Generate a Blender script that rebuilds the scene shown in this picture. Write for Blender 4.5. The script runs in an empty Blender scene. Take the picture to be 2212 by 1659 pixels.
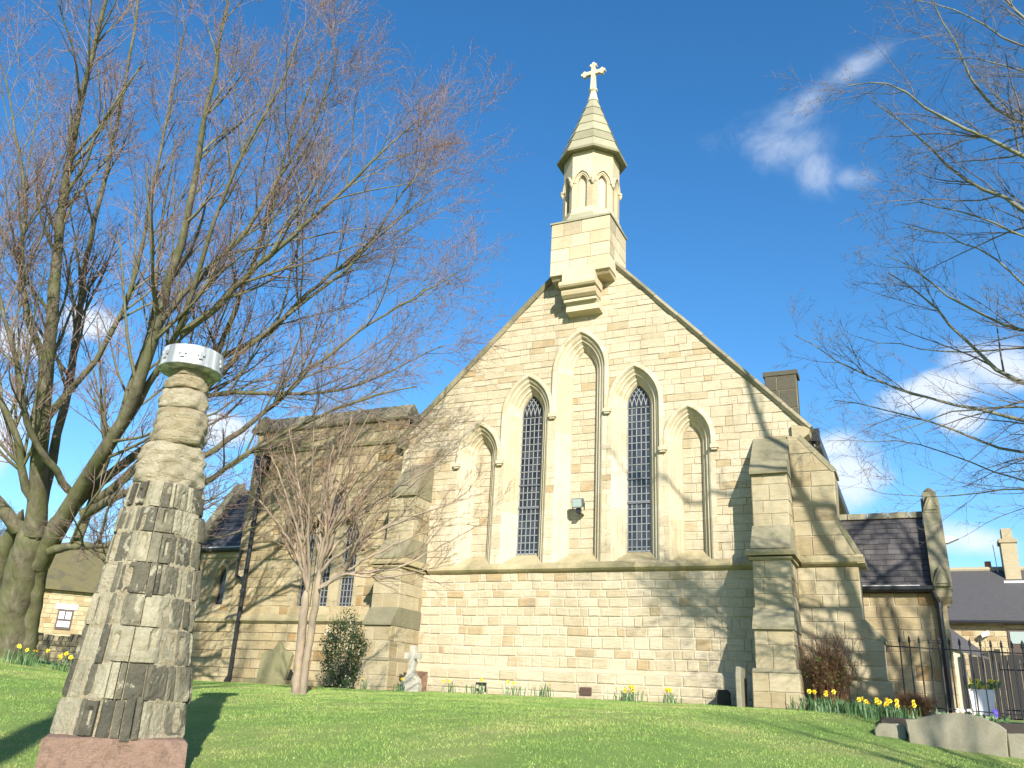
import bpy, math, random
import numpy as np
from mathutils import Vector, Matrix

SC = bpy.context.scene
COL = SC.collection
R_ = math.radians

# ------------------------------------------------------------------ camera
CAM_POS = np.array([0.0, 0.0, 1.6])
YAW, PITCH, ROLL, F_PX = R_(-25.682), R_(20.701), R_(3.039), 3397.9
cy_, sy_ = math.cos(YAW), math.sin(YAW)
FWD = np.array([sy_ * math.cos(PITCH), cy_ * math.cos(PITCH), math.sin(PITCH)])
r0 = np.array([cy_, -sy_, 0.0]); u0 = np.cross(r0, FWD)
RGT = math.cos(ROLL) * r0 + math.sin(ROLL) * u0
UPV = -math.sin(ROLL) * r0 + math.cos(ROLL) * u0
cam = bpy.data.cameras.new("camera"); camo = bpy.data.objects.new("camera", cam); COL.objects.link(camo)
cam.sensor_width = 36.0; cam.lens = F_PX / 4096.0 * 36.0
cam.clip_end = 3000.0; cam.clip_start = 0.1
M3 = Matrix(((RGT[0], UPV[0], -FWD[0]), (RGT[1], UPV[1], -FWD[1]), (RGT[2], UPV[2], -FWD[2])))
camo.matrix_world = Matrix.Translation(Vector(CAM_POS)) @ M3.to_4x4()
SC.camera = camo

# survey helpers: where a sight line of the survey photograph meets a plane / distance
F2 = F_PX / 1.8517
def ray(px, py):
    return FWD + ((px - 1106) / F2) * RGT - ((py - 829.5) / F2) * UPV
def onY(px, py, Y):
    d = ray(px, py); return CAM_POS + d * (Y / d[1])
def atd(px, py, t):
    return CAM_POS + ray(px, py) * t

# ------------------------------------------------------------------ light
SUN_AZ, SUN_EL = R_(36.0), R_(25.0)
SUND = Vector((math.sin(SUN_AZ) * math.cos(SUN_EL), -math.cos(SUN_AZ) * math.cos(SUN_EL), math.sin(SUN_EL)))
sl = bpy.data.lights.new("sun", 'SUN'); sl.energy = 4.6; sl.angle = R_(0.55); sl.color = (1.0, 0.935, 0.81)
so = bpy.data.objects.new("sun", sl); COL.objects.link(so)
so.rotation_euler = SUND.to_track_quat('Z', 'Y').to_euler()
SC.view_settings.view_transform = 'Standard'; SC.view_settings.look = 'None'
SC.view_settings.exposure = 1.02; SC.view_settings.gamma = 1.0
SC.view_settings.use_curve_mapping = False
SC.cycles.max_bounces = 6
SC.cycles.use_denoising = True

world = bpy.data.worlds.new("World"); SC.world = world; world.use_nodes = True
def build_world():
    nt = world.node_tree; nt.nodes.clear(); N = nt.nodes.new; L = nt.links.new
    sky = N('ShaderNodeTexSky'); sky.sky_type = 'NISHITA'; sky.sun_disc = False
    sky.sun_elevation = SUN_EL; sky.sun_rotation = math.pi - SUN_AZ
    sky.air_density = 1.0; sky.dust_density = 0.25; sky.ozone_density = 3.0; sky.altitude = 0
    geo = N('ShaderNodeNewGeometry'); tc = N('ShaderNodeTexCoord')
    D = tc.outputs['Generated']
    def blob(px, py, wx, wy, rot=0.0):
        c = ray(px, py); k = np.linalg.norm(c); c = c / k
        rr = RGT * math.cos(rot) - UPV * math.sin(rot); uu = UPV * math.cos(rot) + RGT * math.sin(rot)
        s = N('ShaderNodeVectorMath'); s.operation = 'SUBTRACT'; L(D, s.inputs[0]); s.inputs[1].default_value = c
        outs = []
        for ax, w in ((rr, wx), (uu, wy), (c, 2.0 * 1835)):
            d = N('ShaderNodeVectorMath'); d.operation = 'DOT_PRODUCT'; L(s.outputs[0], d.inputs[0])
            d.inputs[1].default_value = ax * (1835.0 * k / 1.0) / w if ax is not c else ax * 3.0; outs.append(d.outputs['Value'])
        cb = N('ShaderNodeCombineXYZ')
        for i in range(3): L(outs[i], cb.inputs[i])
        ln = N('ShaderNodeVectorMath'); ln.operation = 'LENGTH'; L(cb.outputs[0], ln.inputs[0])
        m = N('ShaderNodeMapRange'); m.inputs['From Min'].default_value = 1.0; m.inputs['From Max'].default_value = 0.0
        L(ln.outputs['Value'], m.inputs['Value']); return m.outputs[0]
    def mx(a, b, op='MAXIMUM'):
        n = N('ShaderNodeMath'); n.operation = op
        for i, v in enumerate((a, b)):
            if isinstance(v, (int, float)): n.inputs[i].default_value = v
            else: L(v, n.inputs[i])
        return n.outputs[0]
    def noise(scale, detail, rough, dist=0.0):
        n = N('ShaderNodeTexNoise'); n.inputs['Scale'].default_value = scale; n.inputs['Detail'].default_value = detail
        n.inputs['Roughness'].default_value = rough; n.inputs['Distortion'].default_value = dist
        L(D, n.inputs['Vector']); return n.outputs['Fac']
    def ss(v, a, b):
        m = N('ShaderNodeMapRange'); m.interpolation_type = 'SMOOTHSTEP'
        m.inputs['From Min'].default_value = a; m.inputs['From Max'].default_value = b; L(v, m.inputs['Value']); return m.outputs[0]
    wn = noise(11.0, 10.0, 0.7, 0.7); cn = noise(12.0, 7.0, 0.5, 0.2)
    wisp = None
    for b in ((1665, 305, 180, 90, 0.2), (1740, 225, 160, 52, -0.75), (1770, 375, 95, 65, 0.9), (1840, 150, 120, 40, -0.5), (1840, 385, 80, 40, 0.1), (1690, 265, 130, 80, -0.4)):
        v = blob(*b); wisp = v if wisp is None else mx(wisp, v)
    wv = mx(mx(wisp, 0.95, 'MULTIPLY'), mx(mx(wn, 0.5, 'SUBTRACT'), 2.6, 'MULTIPLY'), 'ADD')
    wv = mx(mx(ss(wv, 0.0, 1.5), 0.5, 'MULTIPLY'), ss(wisp, 0.0, 0.75), 'MULTIPLY')
    cum = None
    for b in ((1830, 1015, 120, 105, 0.15), (1800, 965, 85, 55, 0.0), (2190, 800, 150, 110, 0.3), (2020, 850, 190, 60, -0.35), (2095, 1165, 100, 58, 0.2), (2075, 905, 70, 60, 0),
              (40, 740, 110, 60, 0.2), (205, 700, 100, 55, 0.0), (480, 930, 90, 50, 0.1), (-160, 900, 200, 200, 0), (2500, 900, 260, 160, 0),
              (3400, 1100, 500, 160, 0), (-1200, 1000, 500, 150, 0)):
        v = blob(*b); cum = v if cum is None else mx(cum, v)
    cv = mx(mx(cum, 1.3, 'MULTIPLY'), mx(mx(cn, 0.52, 'SUBTRACT'), 2.4, 'MULTIPLY'), 'ADD')
    cv = mx(mx(ss(cv, 0.1, 1.0), 0.82, 'MULTIPLY'), ss(cum, 0.0, 0.25), 'MULTIPLY')
    fac = mx(wv, cv)
    hs = N('ShaderNodeHueSaturation'); hs.inputs['Saturation'].default_value = 1.27; hs.inputs['Value'].default_value = 1.08
    L(sky.outputs[0], hs.inputs['Color'])
    mix = N('ShaderNodeMix'); mix.data_type = 'RGBA'; L(fac, mix.inputs[0]); L(hs.outputs[0], mix.inputs[6])
    mix.inputs[7].default_value = (5.0, 5.3, 5.7, 1)
    bg = N('ShaderNodeBackground'); bg.inputs['Strength'].default_value = 0.1; L(mix.outputs[2], bg.inputs['Color'])
    out = N('ShaderNodeOutputWorld'); L(bg.outputs[0], out.inputs['Surface'])
build_world()

# ------------------------------------------------------------------ object helpers
def link(o, parent=None):
    COL.objects.link(o)
    if parent is not None: o.parent = parent
    return o
def thing(name, label, cat, loc=(0, 0, 0), group=None):
    o = bpy.data.objects.new(name, None); o.location = loc; o.empty_display_size = 0.2
    COL.objects.link(o); o['label'] = label; o['category'] = cat
    if group: o['group'] = group
    return o
def tag(o, label=None, cat=None, group=None, kind=None):
    if label: o['label'] = label
    if cat: o['category'] = cat
    if group: o['group'] = group
    if kind: o['kind'] = kind
    return o

class MB:
    """collects verts / faces (with a tone per face) into one mesh"""
    def __init__(s): s.v = []; s.f = []; s.t = []; s.smooth = False
    def add(s, vs, fs, tone=0.5):
        b = len(s.v); s.v.extend([tuple(map(float, q)) for q in vs])
        for f in fs: s.f.append(tuple(b + i for i in f)); s.t.append(tone)
    def box(s, a, b, tone=0.5, rz=0.0, piv=None):
        x0, y0, z0 = a; x1, y1, z1 = b
        vs = [(x0, y0, z0), (x1, y0, z0), (x1, y1, z0), (x0, y1, z0), (x0, y0, z1), (x1, y0, z1), (x1, y1, z1), (x0, y1, z1)]
        if rz:
            px, py = piv or ((x0 + x1) / 2, (y0 + y1) / 2); c, sn = math.cos(rz), math.sin(rz)
            vs = [(px + (x - px) * c - (y - py) * sn, py + (x - px) * sn + (y - py) * c, z) for x, y, z in vs]
        s.add(vs, [(0, 3, 2, 1), (4, 5, 6, 7), (0, 1, 5, 4), (1, 2, 6, 5), (2, 3, 7, 6), (3, 0, 4, 7)], tone)
    def prism(s, poly, axis, a0, a1, tone=0.5):
        """poly: 2D outline; axis 'y': (x,z) extruded in y; 'x': (y,z) extruded in x; 'z': (x,y) extruded in z"""
        n = len(poly)
        def P(p, a):
            return {'y': (p[0], a, p[1]), 'x': (a, p[0], p[1]), 'z': (p[0], p[1], a)}[axis]
        vs = [P(p, a0) for p in poly] + [P(p, a1) for p in poly]
        ar = sum(poly[i][0] * poly[(i + 1) % n][1] - poly[(i + 1) % n][0] * poly[i][1] for i in range(n))
        flip = (ar > 0) ^ (axis == 'y')
        fs = [tuple(range(n)) if not flip else tuple(range(n - 1, -1, -1)), tuple(range(2 * n - 1, n - 1, -1)) if not flip else tuple(range(n, 2 * n))]
        for i in range(n):
            j = (i + 1) % n; fs.append((i, i + n, j + n, j) if not flip else (i, j, j + n, i + n))
        s.add(vs, fs, tone)
    def tube(s, pts, rad, sides=8, tone=0.5, cap=True):
        pts = np.array(pts, float); K = len(pts); rad = np.broadcast_to(rad, (K,))
        T = np.gradient(pts, axis=0); T /= np.linalg.norm(T, axis=1)[:, None] + 1e-9
        ref = np.array([0, 0, 1.0]) if abs(T[0][2]) < 0.9 else np.array([1.0, 0, 0])
        vs = []
        for k in range(K):
            n1 = np.cross(T[k], ref); n1 /= np.linalg.norm(n1) + 1e-9; n2 = np.cross(T[k], n1)
            for q in range(sides):
                a = 2 * math.pi * q / sides; vs.append(pts[k] + rad[k] * (math.cos(a) * n1 + math.sin(a) * n2))
        fs = []
        for k in range(K - 1):
            for q in range(sides):
                q2 = (q + 1) % sides
                fs.append((k * sides + q, k * sides + q2, (k + 1) * sides + q2, (k + 1) * sides + q))
        if cap: fs.append(tuple(range(sides))[::-1]); fs.append(tuple((K - 1) * sides + q for q in range(sides)))
        s.add(vs, fs, tone)
    def lathe(s, prof, c, sides=16, tone=0.5, rot=0.0, rfun=None):
        """prof: list of (radius, z)"""
        vs = []
        for k, (r, z) in enumerate(prof):
            for q in range(sides):
                a = rot + 2 * math.pi * q / sides; rr = r * (rfun(a, z) if rfun else 1)
                vs.append((c[0] + rr * math.cos(a), c[1] + rr * math.sin(a), c[2] + z))
        fs = []
        for k in range(len(prof) - 1):
            for q in range(sides):
                q2 = (q + 1) % sides; fs.append((k * sides + q, k * sides + q2, (k + 1) * sides + q2, (k + 1) * sides + q))
        fs.append(tuple(range(sides))[::-1]); fs.append(tuple((len(prof) - 1) * sides + q for q in range(sides)))
        s.add(vs, fs, tone)
    def build(s, name, mat, parent=None, smooth=None, origin=None, recalc=False):
        me = bpy.data.meshes.new(name)
        me.from_pydata(s.v, [], s.f)
        at = me.attributes.new('tone', 'FLOAT', 'FACE'); at.data.foreach_set('value', np.array(s.t, dtype=np.float32))
        if smooth if smooth is not None else s.smooth: me.polygons.foreach_set('use_smooth', [True] * len(me.polygons))
        me.materials.append(mat); me.update()
        if recalc:
            import bmesh
            bm = bmesh.new(); bm.from_mesh(me); bmesh.ops.recalc_face_normals(bm, faces=bm.faces); bm.to_mesh(me); bm.free()
        o = bpy.data.objects.new(name, me); link(o, parent); return o

def fastmesh(name, V, Q, mat, parent=None, tone=None, smooth=False, nside=4):
    """V (n,3) float, Q (m,nside) int"""
    me = bpy.data.meshes.new(name); V = np.ascontiguousarray(V, dtype=np.float32); Q = np.ascontiguousarray(Q, dtype=np.int32)
    me.vertices.add(len(V)); me.vertices.foreach_set('co', V.ravel())
    me.loops.add(Q.size); me.loops.foreach_set('vertex_index', Q.ravel())
    me.polygons.add(len(Q)); me.polygons.foreach_set('loop_start', np.arange(0, Q.size, nside, dtype=np.int32))
    if smooth: me.polygons.foreach_set('use_smooth', np.ones(len(Q), dtype=bool))
    if tone is not None:
        at = me.attributes.new('tone', 'FLOAT', 'FACE'); at.data.foreach_set('value', np.ascontiguousarray(tone, dtype=np.float32))
    me.update(calc_edges=True); me.validate()
    me.materials.append(mat)
    o = bpy.data.objects.new(name, me); link(o, parent); return o

# ------------------------------------------------------------------ materials
def new_mat(name):
    m = bpy.data.materials.new(name); m.use_nodes = True
    nt = m.node_tree; b = nt.nodes['Principled BSDF']; return m, nt, b
def ramp(nt, stops, interp='LINEAR'):
    r = nt.nodes.new('ShaderNodeValToRGB'); r.color_ramp.interpolation = interp
    while len(r.color_ramp.elements) < len(stops): r.color_ramp.elements.new(0.5)
    for e, (p, c) in zip(r.color_ramp.elements, stops): e.position = p; e.color = (*c, 1)
    return r
def mixc(nt, fac, a, b, mode='MIX'):
    m = nt.nodes.new('ShaderNodeMix'); m.data_type = 'RGBA'; m.blend_type = mode
    for sk, v in ((m.inputs[0], fac), (m.inputs[6], a), (m.inputs[7], b)):
        if hasattr(v, 'links') or isinstance(v, bpy.types.NodeSocket): nt.links.new(v, sk)
        elif isinstance(v, (int, float)): sk.default_value = v
        else: sk.default_value = (*v, 1)
    return m.outputs[2]
def tnoise(nt, scale, detail=5, rough=0.6, stretch=(1, 1, 1), dist=0.0, out='Fac', off=(0, 0, 0)):
    tc = nt.nodes.new('ShaderNodeTexCoord'); mp = nt.nodes.new('ShaderNodeMapping')
    mp.inputs['Scale'].default_value = stretch; mp.inputs['Location'].default_value = off
    nt.links.new(tc.outputs['Object'], mp.inputs[0])
    n = nt.nodes.new('ShaderNodeTexNoise'); n.inputs['Scale'].default_value = scale; n.inputs['Detail'].default_value = detail
    n.inputs['Roughness'].default_value = rough; n.inputs['Distortion'].default_value = dist
    nt.links.new(mp.outputs[0], n.inputs['Vector']); return n.outputs[out]
def sstep(nt, v, a, b, lo=0.0, hi=1.0):
    m = nt.nodes.new('ShaderNodeMapRange'); m.interpolation_type = 'SMOOTHSTEP'
    for k, x in (('From Min', a), ('From Max', b), ('To Min', lo), ('To Max', hi)): m.inputs[k].default_value = x
    nt.links.new(v, m.inputs['Value']); return m.outputs[0]
def bump(nt, b, h, strength=0.3, dist=0.02):
    n = nt.nodes.new('ShaderNodeBump'); n.inputs['Strength'].default_value = strength; n.inputs['Distance'].default_value = dist
    nt.links.new(h, n.inputs['Height']); nt.links.new(n.outputs[0], b.inputs['Normal'])
def madd(nt, a, b, op='ADD'):
    n = nt.nodes.new('ShaderNodeMath'); n.operation = op
    for i, v in enumerate((a, b)):
        if isinstance(v, (int, float)): n.inputs[i].default_value = v
        else: nt.links.new(v, n.inputs[i])
    return n.outputs[0]

def stone_mat(name, stops, streak=0.35, grime=0.35, grimecol=(0.10, 0.095, 0.06), gscale=0.9, bstr=0.6, bdist=0.02, gthr=(0.55, 0.72), streakz=7.0, rough=0.92, green=0.0, soot=0.0):
    m, nt, b = new_mat(name)
    at = nt.nodes.new('ShaderNodeAttribute'); at.attribute_name = 'tone'
    jit = tnoise(nt, 3.3, 5, 0.65)
    t = madd(nt, at.outputs['Fac'], madd(nt, madd(nt, jit, 0.5, 'SUBTRACT'), 0.75, 'MULTIPLY'))
    c = ramp(nt, stops); nt.links.new(t, c.inputs[0])
    s1 = tnoise(nt, 5.0, 8, 0.68, (1, 1, streakz), 0.4)
    c1 = mixc(nt, madd(nt, sstep(nt, s1, 0.42, 0.72), streak, 'MULTIPLY'), c.outputs[0], (0.62, 0.55, 0.42), 'MULTIPLY')
    f = tnoise(nt, 38.0, 6, 0.75)
    c2 = mixc(nt, madd(nt, sstep(nt, f, 0.35, 0.75), 0.30, 'MULTIPLY'), c1, (0.70, 0.64, 0.52), 'MULTIPLY')
    g = tnoise(nt, gscale, 9, 0.72, (1, 1, 0.7), 0.3, off=(3.1, 1.7, 0.3))
    c3 = mixc(nt, madd(nt, sstep(nt, g, *gthr), grime, 'MULTIPLY'), c2, grimecol)
    vst = tnoise(nt, 1.6, 7, 0.65, (1, 1, 0.16), 0.3, off=(7.3, 2.1, 5.5)); c3 = mixc(nt, madd(nt, sstep(nt, vst, 0.52, 0.74), soot, 'MULTIPLY'), c3, (0.24, 0.21, 0.145), 'MIX')
    if green:
        g2 = tnoise(nt, 3.0, 7, 0.7, off=(9, 2, 4)); c3 = mixc(nt, madd(nt, sstep(nt, g2, 0.5, 0.7), green, 'MULTIPLY'), c3, (0.13, 0.16, 0.06))
    nt.links.new(c3, b.inputs['Base Color']); b.inputs['Roughness'].default_value = rough; b.inputs['Specular IOR Level'].default_value = 0.2
    h = madd(nt, madd(nt, s1, 0.9, 'MULTIPLY'), madd(nt, f, 0.7, 'MULTIPLY')); bump(nt, b, h, bstr, bdist)
    return m

WALLR = [(0.0, (0.56, 0.49, 0.37)), (0.35, (0.52, 0.45, 0.328)), (0.62, (0.475, 0.402, 0.28)), (0.82, (0.44, 0.35, 0.22)), (0.95, (0.42, 0.31, 0.175)), (1.0, (0.36, 0.305, 0.215))]
M_WALL = stone_mat('rubble_sandstone', WALLR, soot=0.45, bstr=0.8, bdist=0.03, streak=0.45, grime=0.42, gscale=0.55, gthr=(0.50, 0.74), grimecol=(0.22, 0.19, 0.12))
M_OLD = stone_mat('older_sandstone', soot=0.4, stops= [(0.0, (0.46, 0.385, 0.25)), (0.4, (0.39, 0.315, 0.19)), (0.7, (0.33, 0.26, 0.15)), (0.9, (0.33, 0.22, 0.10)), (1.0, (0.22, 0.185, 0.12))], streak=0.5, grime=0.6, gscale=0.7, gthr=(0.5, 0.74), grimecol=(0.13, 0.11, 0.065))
M_ASH = stone_mat('dressed_sandstone', soot=0.25, stops= [(0.0, (0.54, 0.485, 0.37)), (0.5, (0.49, 0.43, 0.31)), (0.85, (0.44, 0.375, 0.255)), (1.0, (0.36, 0.315, 0.23))], streak=0.28, grime=0.25, gscale=1.3, bstr=0.25, gthr=(0.58, 0.8), grimecol=(0.28, 0.25, 0.17), streakz=5)
M_BUT = stone_mat('buttress_sandstone', soot=0.4, stops= [(0.0, (0.43, 0.375, 0.26)), (0.5, (0.375, 0.32, 0.21)), (0.85, (0.32, 0.26, 0.16)), (1.0, (0.26, 0.225, 0.155))], streak=0.4, grime=0.5, gscale=1.0, gthr=(0.5, 0.75), grimecol=(0.17, 0.155, 0.10))
M_WEA = stone_mat('weathered_stone', [(0.0, (0.33, 0.30, 0.21)), (0.5, (0.27, 0.245, 0.165)), (1.0, (0.19, 0.175, 0.12))], streak=0.3, grime=0.5, gscale=2.0, gthr=(0.45, 0.7), grimecol=(0.085, 0.085, 0.055), green=0.35)
M_SILL = stone_mat('sill_stone', [(0.0, (0.50, 0.42, 0.27)), (0.5, (0.40, 0.34, 0.21)), (1.0, (0.28, 0.25, 0.15))], streak=0.3, grime=0.6, gscale=1.6, gthr=(0.42, 0.68), grimecol=(0.19, 0.175, 0.10), green=0.22)
M_MORT = stone_mat('lime_mortar', [(0.0, (0.53, 0.48, 0.375)), (1.0, (0.48, 0.425, 0.32))], streak=0.1, grime=0.4, gscale=0.8, bstr=0.4, gthr=(0.5, 0.75), grimecol=(0.30, 0.26, 0.18))
M_MORTD = stone_mat('old_mortar', [(0.0, (0.40, 0.35, 0.25)), (1.0, (0.34, 0.29, 0.2))], streak=0.2, grime=0.5, bstr=0.4)
M_TURR = stone_mat('turret_sandstone', soot=0.35, stops= [(0.0, (0.56, 0.50, 0.37)), (0.5, (0.50, 0.43, 0.30)), (0.85, (0.44, 0.36, 0.235)), (1.0, (0.37, 0.315, 0.22))], streak=0.25, grime=0.35, gscale=1.6, gthr=(0.52, 0.78), grimecol=(0.30, 0.26, 0.17), bstr=0.3)
M_SPIRE = stone_mat('spire_stone', [(0.0, (0.37, 0.35, 0.25)), (0.5, (0.31, 0.295, 0.205)), (1.0, (0.25, 0.235, 0.16))], streak=0.2, grime=0.3, gscale=2.0, grimecol=(0.15, 0.16, 0.09), bstr=0.3, green=0.3)
M_PILL = stone_mat('blackened_pillar_stone', [(0.0, (0.44, 0.405, 0.30)), (0.35, (0.32, 0.295, 0.215)), (0.55, (0.17, 0.158, 0.118)), (1.0, (0.085, 0.082, 0.065))], streak=0.3, grime=0.8, gscale=8.0, gthr=(0.56, 0.62), grimecol=(0.42, 0.385, 0.285), bstr=0.9, bdist=0.04, streakz=2.0)
M_PILU = stone_mat('eroded_cream_stone', [(0.0, (0.56, 0.50, 0.37)), (0.5, (0.47, 0.405, 0.275)), (0.85, (0.41, 0.32, 0.195)), (1.0, (0.32, 0.27, 0.18))], streak=0.8, grime=0.6, gscale=5.0, gthr=(0.48, 0.66), grimecol=(0.27, 0.235, 0.155), bstr=1.0, bdist=0.06, streakz=4)
M_PINK = stone_mat('pink_concrete', [(0.0, (0.38, 0.26, 0.205)), (1.0, (0.31, 0.20, 0.155))], streak=0.5, grime=0.75, gscale=13.0, gthr=(0.46, 0.62), grimecol=(0.21, 0.145, 0.11), bstr=1.0, bdist=0.05, streakz=1, green=0.12)
M_HEAD = stone_mat('headstone_sandstone', [(0.0, (0.26, 0.245, 0.14)), (1.0, (0.19, 0.175, 0.10))], streak=0.35, grime=0.6, gscale=4.0, gthr=(0.5, 0.7), grimecol=(0.11, 0.11, 0.06), green=0.45, streakz=2)
M_GREYST = stone_mat('grey_stone', [(0.0, (0.44, 0.42, 0.36)), (1.0, (0.33, 0.315, 0.26))], streak=0.2, grime=0.4, gscale=5, grimecol=(0.2, 0.19, 0.15), streakz=2)
M_SLAB = stone_mat('mossy_slab_stone', [(0.0, (0.27, 0.255, 0.195)), (1.0, (0.22, 0.205, 0.155))], streak=0.25, grime=0.55, gscale=2.6, gthr=(0.42, 0.66), grimecol=(0.19, 0.175, 0.12), green=0.25, streakz=1.5)
M_RED = stone_mat('red_brick', [(0.0, (0.38, 0.16, 0.10)), (1.0, (0.30, 0.12, 0.08))], streak=0.2, grime=0.3, gscale=5)
M_FIELD = stone_mat('field_stone', [(0.0, (0.40, 0.34, 0.22)), (0.5, (0.29, 0.24, 0.15)), (1.0, (0.17, 0.15, 0.10))], streak=0.3, grime=0.5, gscale=2)

M_SOOT = stone_mat('sooty_stone', [(0.0, (0.15, 0.14, 0.105)), (1.0, (0.09, 0.085, 0.065))], streak=0.3, grime=0.5, gscale=2.0, grimecol=(0.05, 0.05, 0.04))
M_JOINT = stone_mat('weathered_joint', [(0.0, (0.54, 0.47, 0.34)), (1.0, (0.49, 0.42, 0.30))], streak=0.2, grime=0.2, bstr=0.4)
def slate_mat(name, c0, c1, spec=0.4):
    m, nt, b = new_mat(name)
    at = nt.nodes.new('ShaderNodeAttribute'); at.attribute_name = 'tone'
    r = ramp(nt, [(0, c0), (1, c1)]); nt.links.new(at.outputs['Fac'], r.inputs[0])
    n = tnoise(nt, 9, 6, 0.7); c = mixc(nt, madd(nt, sstep(nt, n, 0.45, 0.75), 0.5, 'MULTIPLY'), r.outputs[0], (0.5, 0.5, 0.45), 'MULTIPLY')
    l = tnoise(nt, 30, 4, 0.6, off=(4, 4, 4)); c = mixc(nt, madd(nt, sstep(nt, l, 0.62, 0.72), 0.35, 'MULTIPLY'), c, (0.22, 0.22, 0.15))
    nt.links.new(c, b.inputs['Base Color']); b.inputs['Roughness'].default_value = 0.62; b.inputs['Specular IOR Level'].default_value = spec
    bump(nt, b, n, 0.3, 0.01); return m
M_SLATE = slate_mat('purple_slate', (0.062, 0.058, 0.060), (0.115, 0.105, 0.104))
M_SLATE2 = slate_mat('dark_slate', (0.05, 0.052, 0.06), (0.085, 0.085, 0.095))
M_TILE = slate_mat('grey_roof_tile', (0.075, 0.072, 0.075), (0.095, 0.09, 0.092), 0.2)
M_MOSSR = stone_mat('mossy_roof_tile', [(0.0, (0.17, 0.15, 0.07)), (1.0, (0.11, 0.10, 0.055))], grime=0.6, gscale=1.2, gthr=(0.45, 0.65), grimecol=(0.07, 0.065, 0.06), streakz=3)

def plain(name, col, rough=0.6, metal=0.0, nz=0.2, scale=20, spec=0.5, bs=0.15):
    m, nt, b = new_mat(name); n = tnoise(nt, scale, 5, 0.65)
    c = mixc(nt, madd(nt, sstep(nt, n, 0.35, 0.7), nz, 'MULTIPLY'), col, tuple(x * 0.55 for x in col))
    nt.links.new(c, b.inputs['Base Color']); b.inputs['Roughness'].default_value = rough; b.inputs['Metallic'].default_value = metal
    b.inputs['Specular IOR Level'].default_value = spec; bump(nt, b, n, bs, 0.01); return m
M_IRON = plain('black_painted_iron', (0.018, 0.018, 0.02), 0.38, nz=0.4)
M_LEADP = plain('lead_cames', (0.28, 0.29, 0.30), 0.6, nz=0.25)
M_BARS = plain('dark_saddle_bar', (0.12, 0.13, 0.15), 0.5)
M_WHITE = plain('white_paint', (0.78, 0.78, 0.75), 0.5, nz=0.15)
M_GUT = plain('grey_gutter_edge', (0.5, 0.5, 0.5), 0.4)
M_FLOOD = plain('floodlight_casing', (0.10, 0.12, 0.12), 0.35)
M_LENS = plain('floodlight_glass', (0.30, 0.36, 0.35), 0.12, nz=0.1)
M_WOODB = plain('dark_wood_frame', (0.06, 0.035, 0.025), 0.5)
M_TERRA = plain('terracotta', (0.45, 0.14, 0.06), 0.8)
M_LEAF = plain('holly_leaf', (0.028, 0.055, 0.018), 0.35, nz=0.5, scale=8, spec=0.6)
M_BLADE = plain('daffodil_leaf', (0.085, 0.17, 0.06), 0.5, nz=0.5, scale=12)
M_PETAL = plain('daffodil_petal', (0.80, 0.64, 0.03), 0.6, nz=0.1)
M_TRUMP = plain('daffodil_trumpet', (0.85, 0.46, 0.01), 0.6, nz=0.1)
M_SOIL = plain('bed_soil', (0.06, 0.045, 0.03), 0.95, nz=0.6)
M_PATH = plain('grey_paving', (0.26, 0.245, 0.22), 0.9, nz=0.4, scale=4)
M_GLASSW = plain('house_window_glass', (0.10, 0.12, 0.14), 0.1, nz=0.1)
M_DARKIN = plain('dark_opening', (0.015, 0.014, 0.013), 0.9)
M_LBLUE = plain('violet_petal', (0.10, 0.06, 0.45), 0.6)
M_YLEAF = plain('young_green_leaf', (0.16, 0.22, 0.03), 0.5)
M_LEDGE = plain('wood_lamp', (0.45, 0.20, 0.08), 0.5)

def glass_mat():
    m, nt, b = new_mat('leaded_glass')
    n = tnoise(nt, 1.1, 4, 0.6); at = nt.nodes.new('ShaderNodeAttribute'); at.attribute_name = 'tone'; r = ramp(nt, [(0.25, (0.010, 0.013, 0.018)), (0.6, (0.035, 0.040, 0.048)), (0.9, (0.085, 0.09, 0.10))]); nt.links.new(madd(nt, madd(nt, n, .7, 'MULTIPLY'), madd(nt, at.outputs['Fac'], .4, 'MULTIPLY')), r.inputs[0])
    nt.links.new(r.outputs[0], b.inputs['Base Color']); b.inputs['Roughness'].default_value = 0.2; b.inputs['Specular IOR Level'].default_value = 0.5
    n2 = tnoise(nt, 5, 3, 0.5, off=(2, 2, 2)); bump(nt, b, n2, 0.12, 0.02); return m
M_GLASS = glass_mat()

def lead_cap_mat():
    m, nt, b = new_mat('weathered_lead_sheet')
    n = tnoise(nt, 11, 5, 0.6, (1, 1, 0.04)); r = ramp(nt, [(0.38, (0.24, 0.26, 0.28)), (0.5, (0.40, 0.42, 0.44)), (0.62, (0.62, 0.63, 0.63))]); nt.links.new(n, r.inputs[0])
    nt.links.new(r.outputs[0], b.inputs['Base Color']); b.inputs['Roughness'].default_value = 0.55; b.inputs['Metallic'].default_value = 0.25
    return m
M_LEAD = lead_cap_mat()

def bark_mat(name, a, bcol, c=None, scale=6, sz=0.35, bs=0.5, green=0.0):
    m, nt, b = new_mat(name)
    n = tnoise(nt, scale, 8, 0.7, (1, 1, sz), 0.5); r = ramp(nt, [(0.32, a), (0.55, bcol)] + ([(0.75, c)] if c else [])); nt.links.new(n, r.inputs[0])
    col = r.outputs[0]
    if green:
        g = tnoise(nt, 1.7, 5, 0.6, off=(5, 1, 1)); col = mixc(nt, madd(nt, sstep(nt, g, 0.4, 0.62), green, 'MULTIPLY'), col, (0.10, 0.115, 0.035))
    nt.links.new(col, b.inputs['Base Color']); b.inputs['Roughness'].default_value = 0.8; b.inputs['Specular IOR Level'].default_value = 0.25
    if bs: bump(nt, b, n, bs, 0.03)
    return m
M_BARK = bark_mat('rough_tree_bark', (0.06, 0.052, 0.038), (0.16, 0.142, 0.10), (0.27, 0.24, 0.18), green=0.55)
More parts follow.
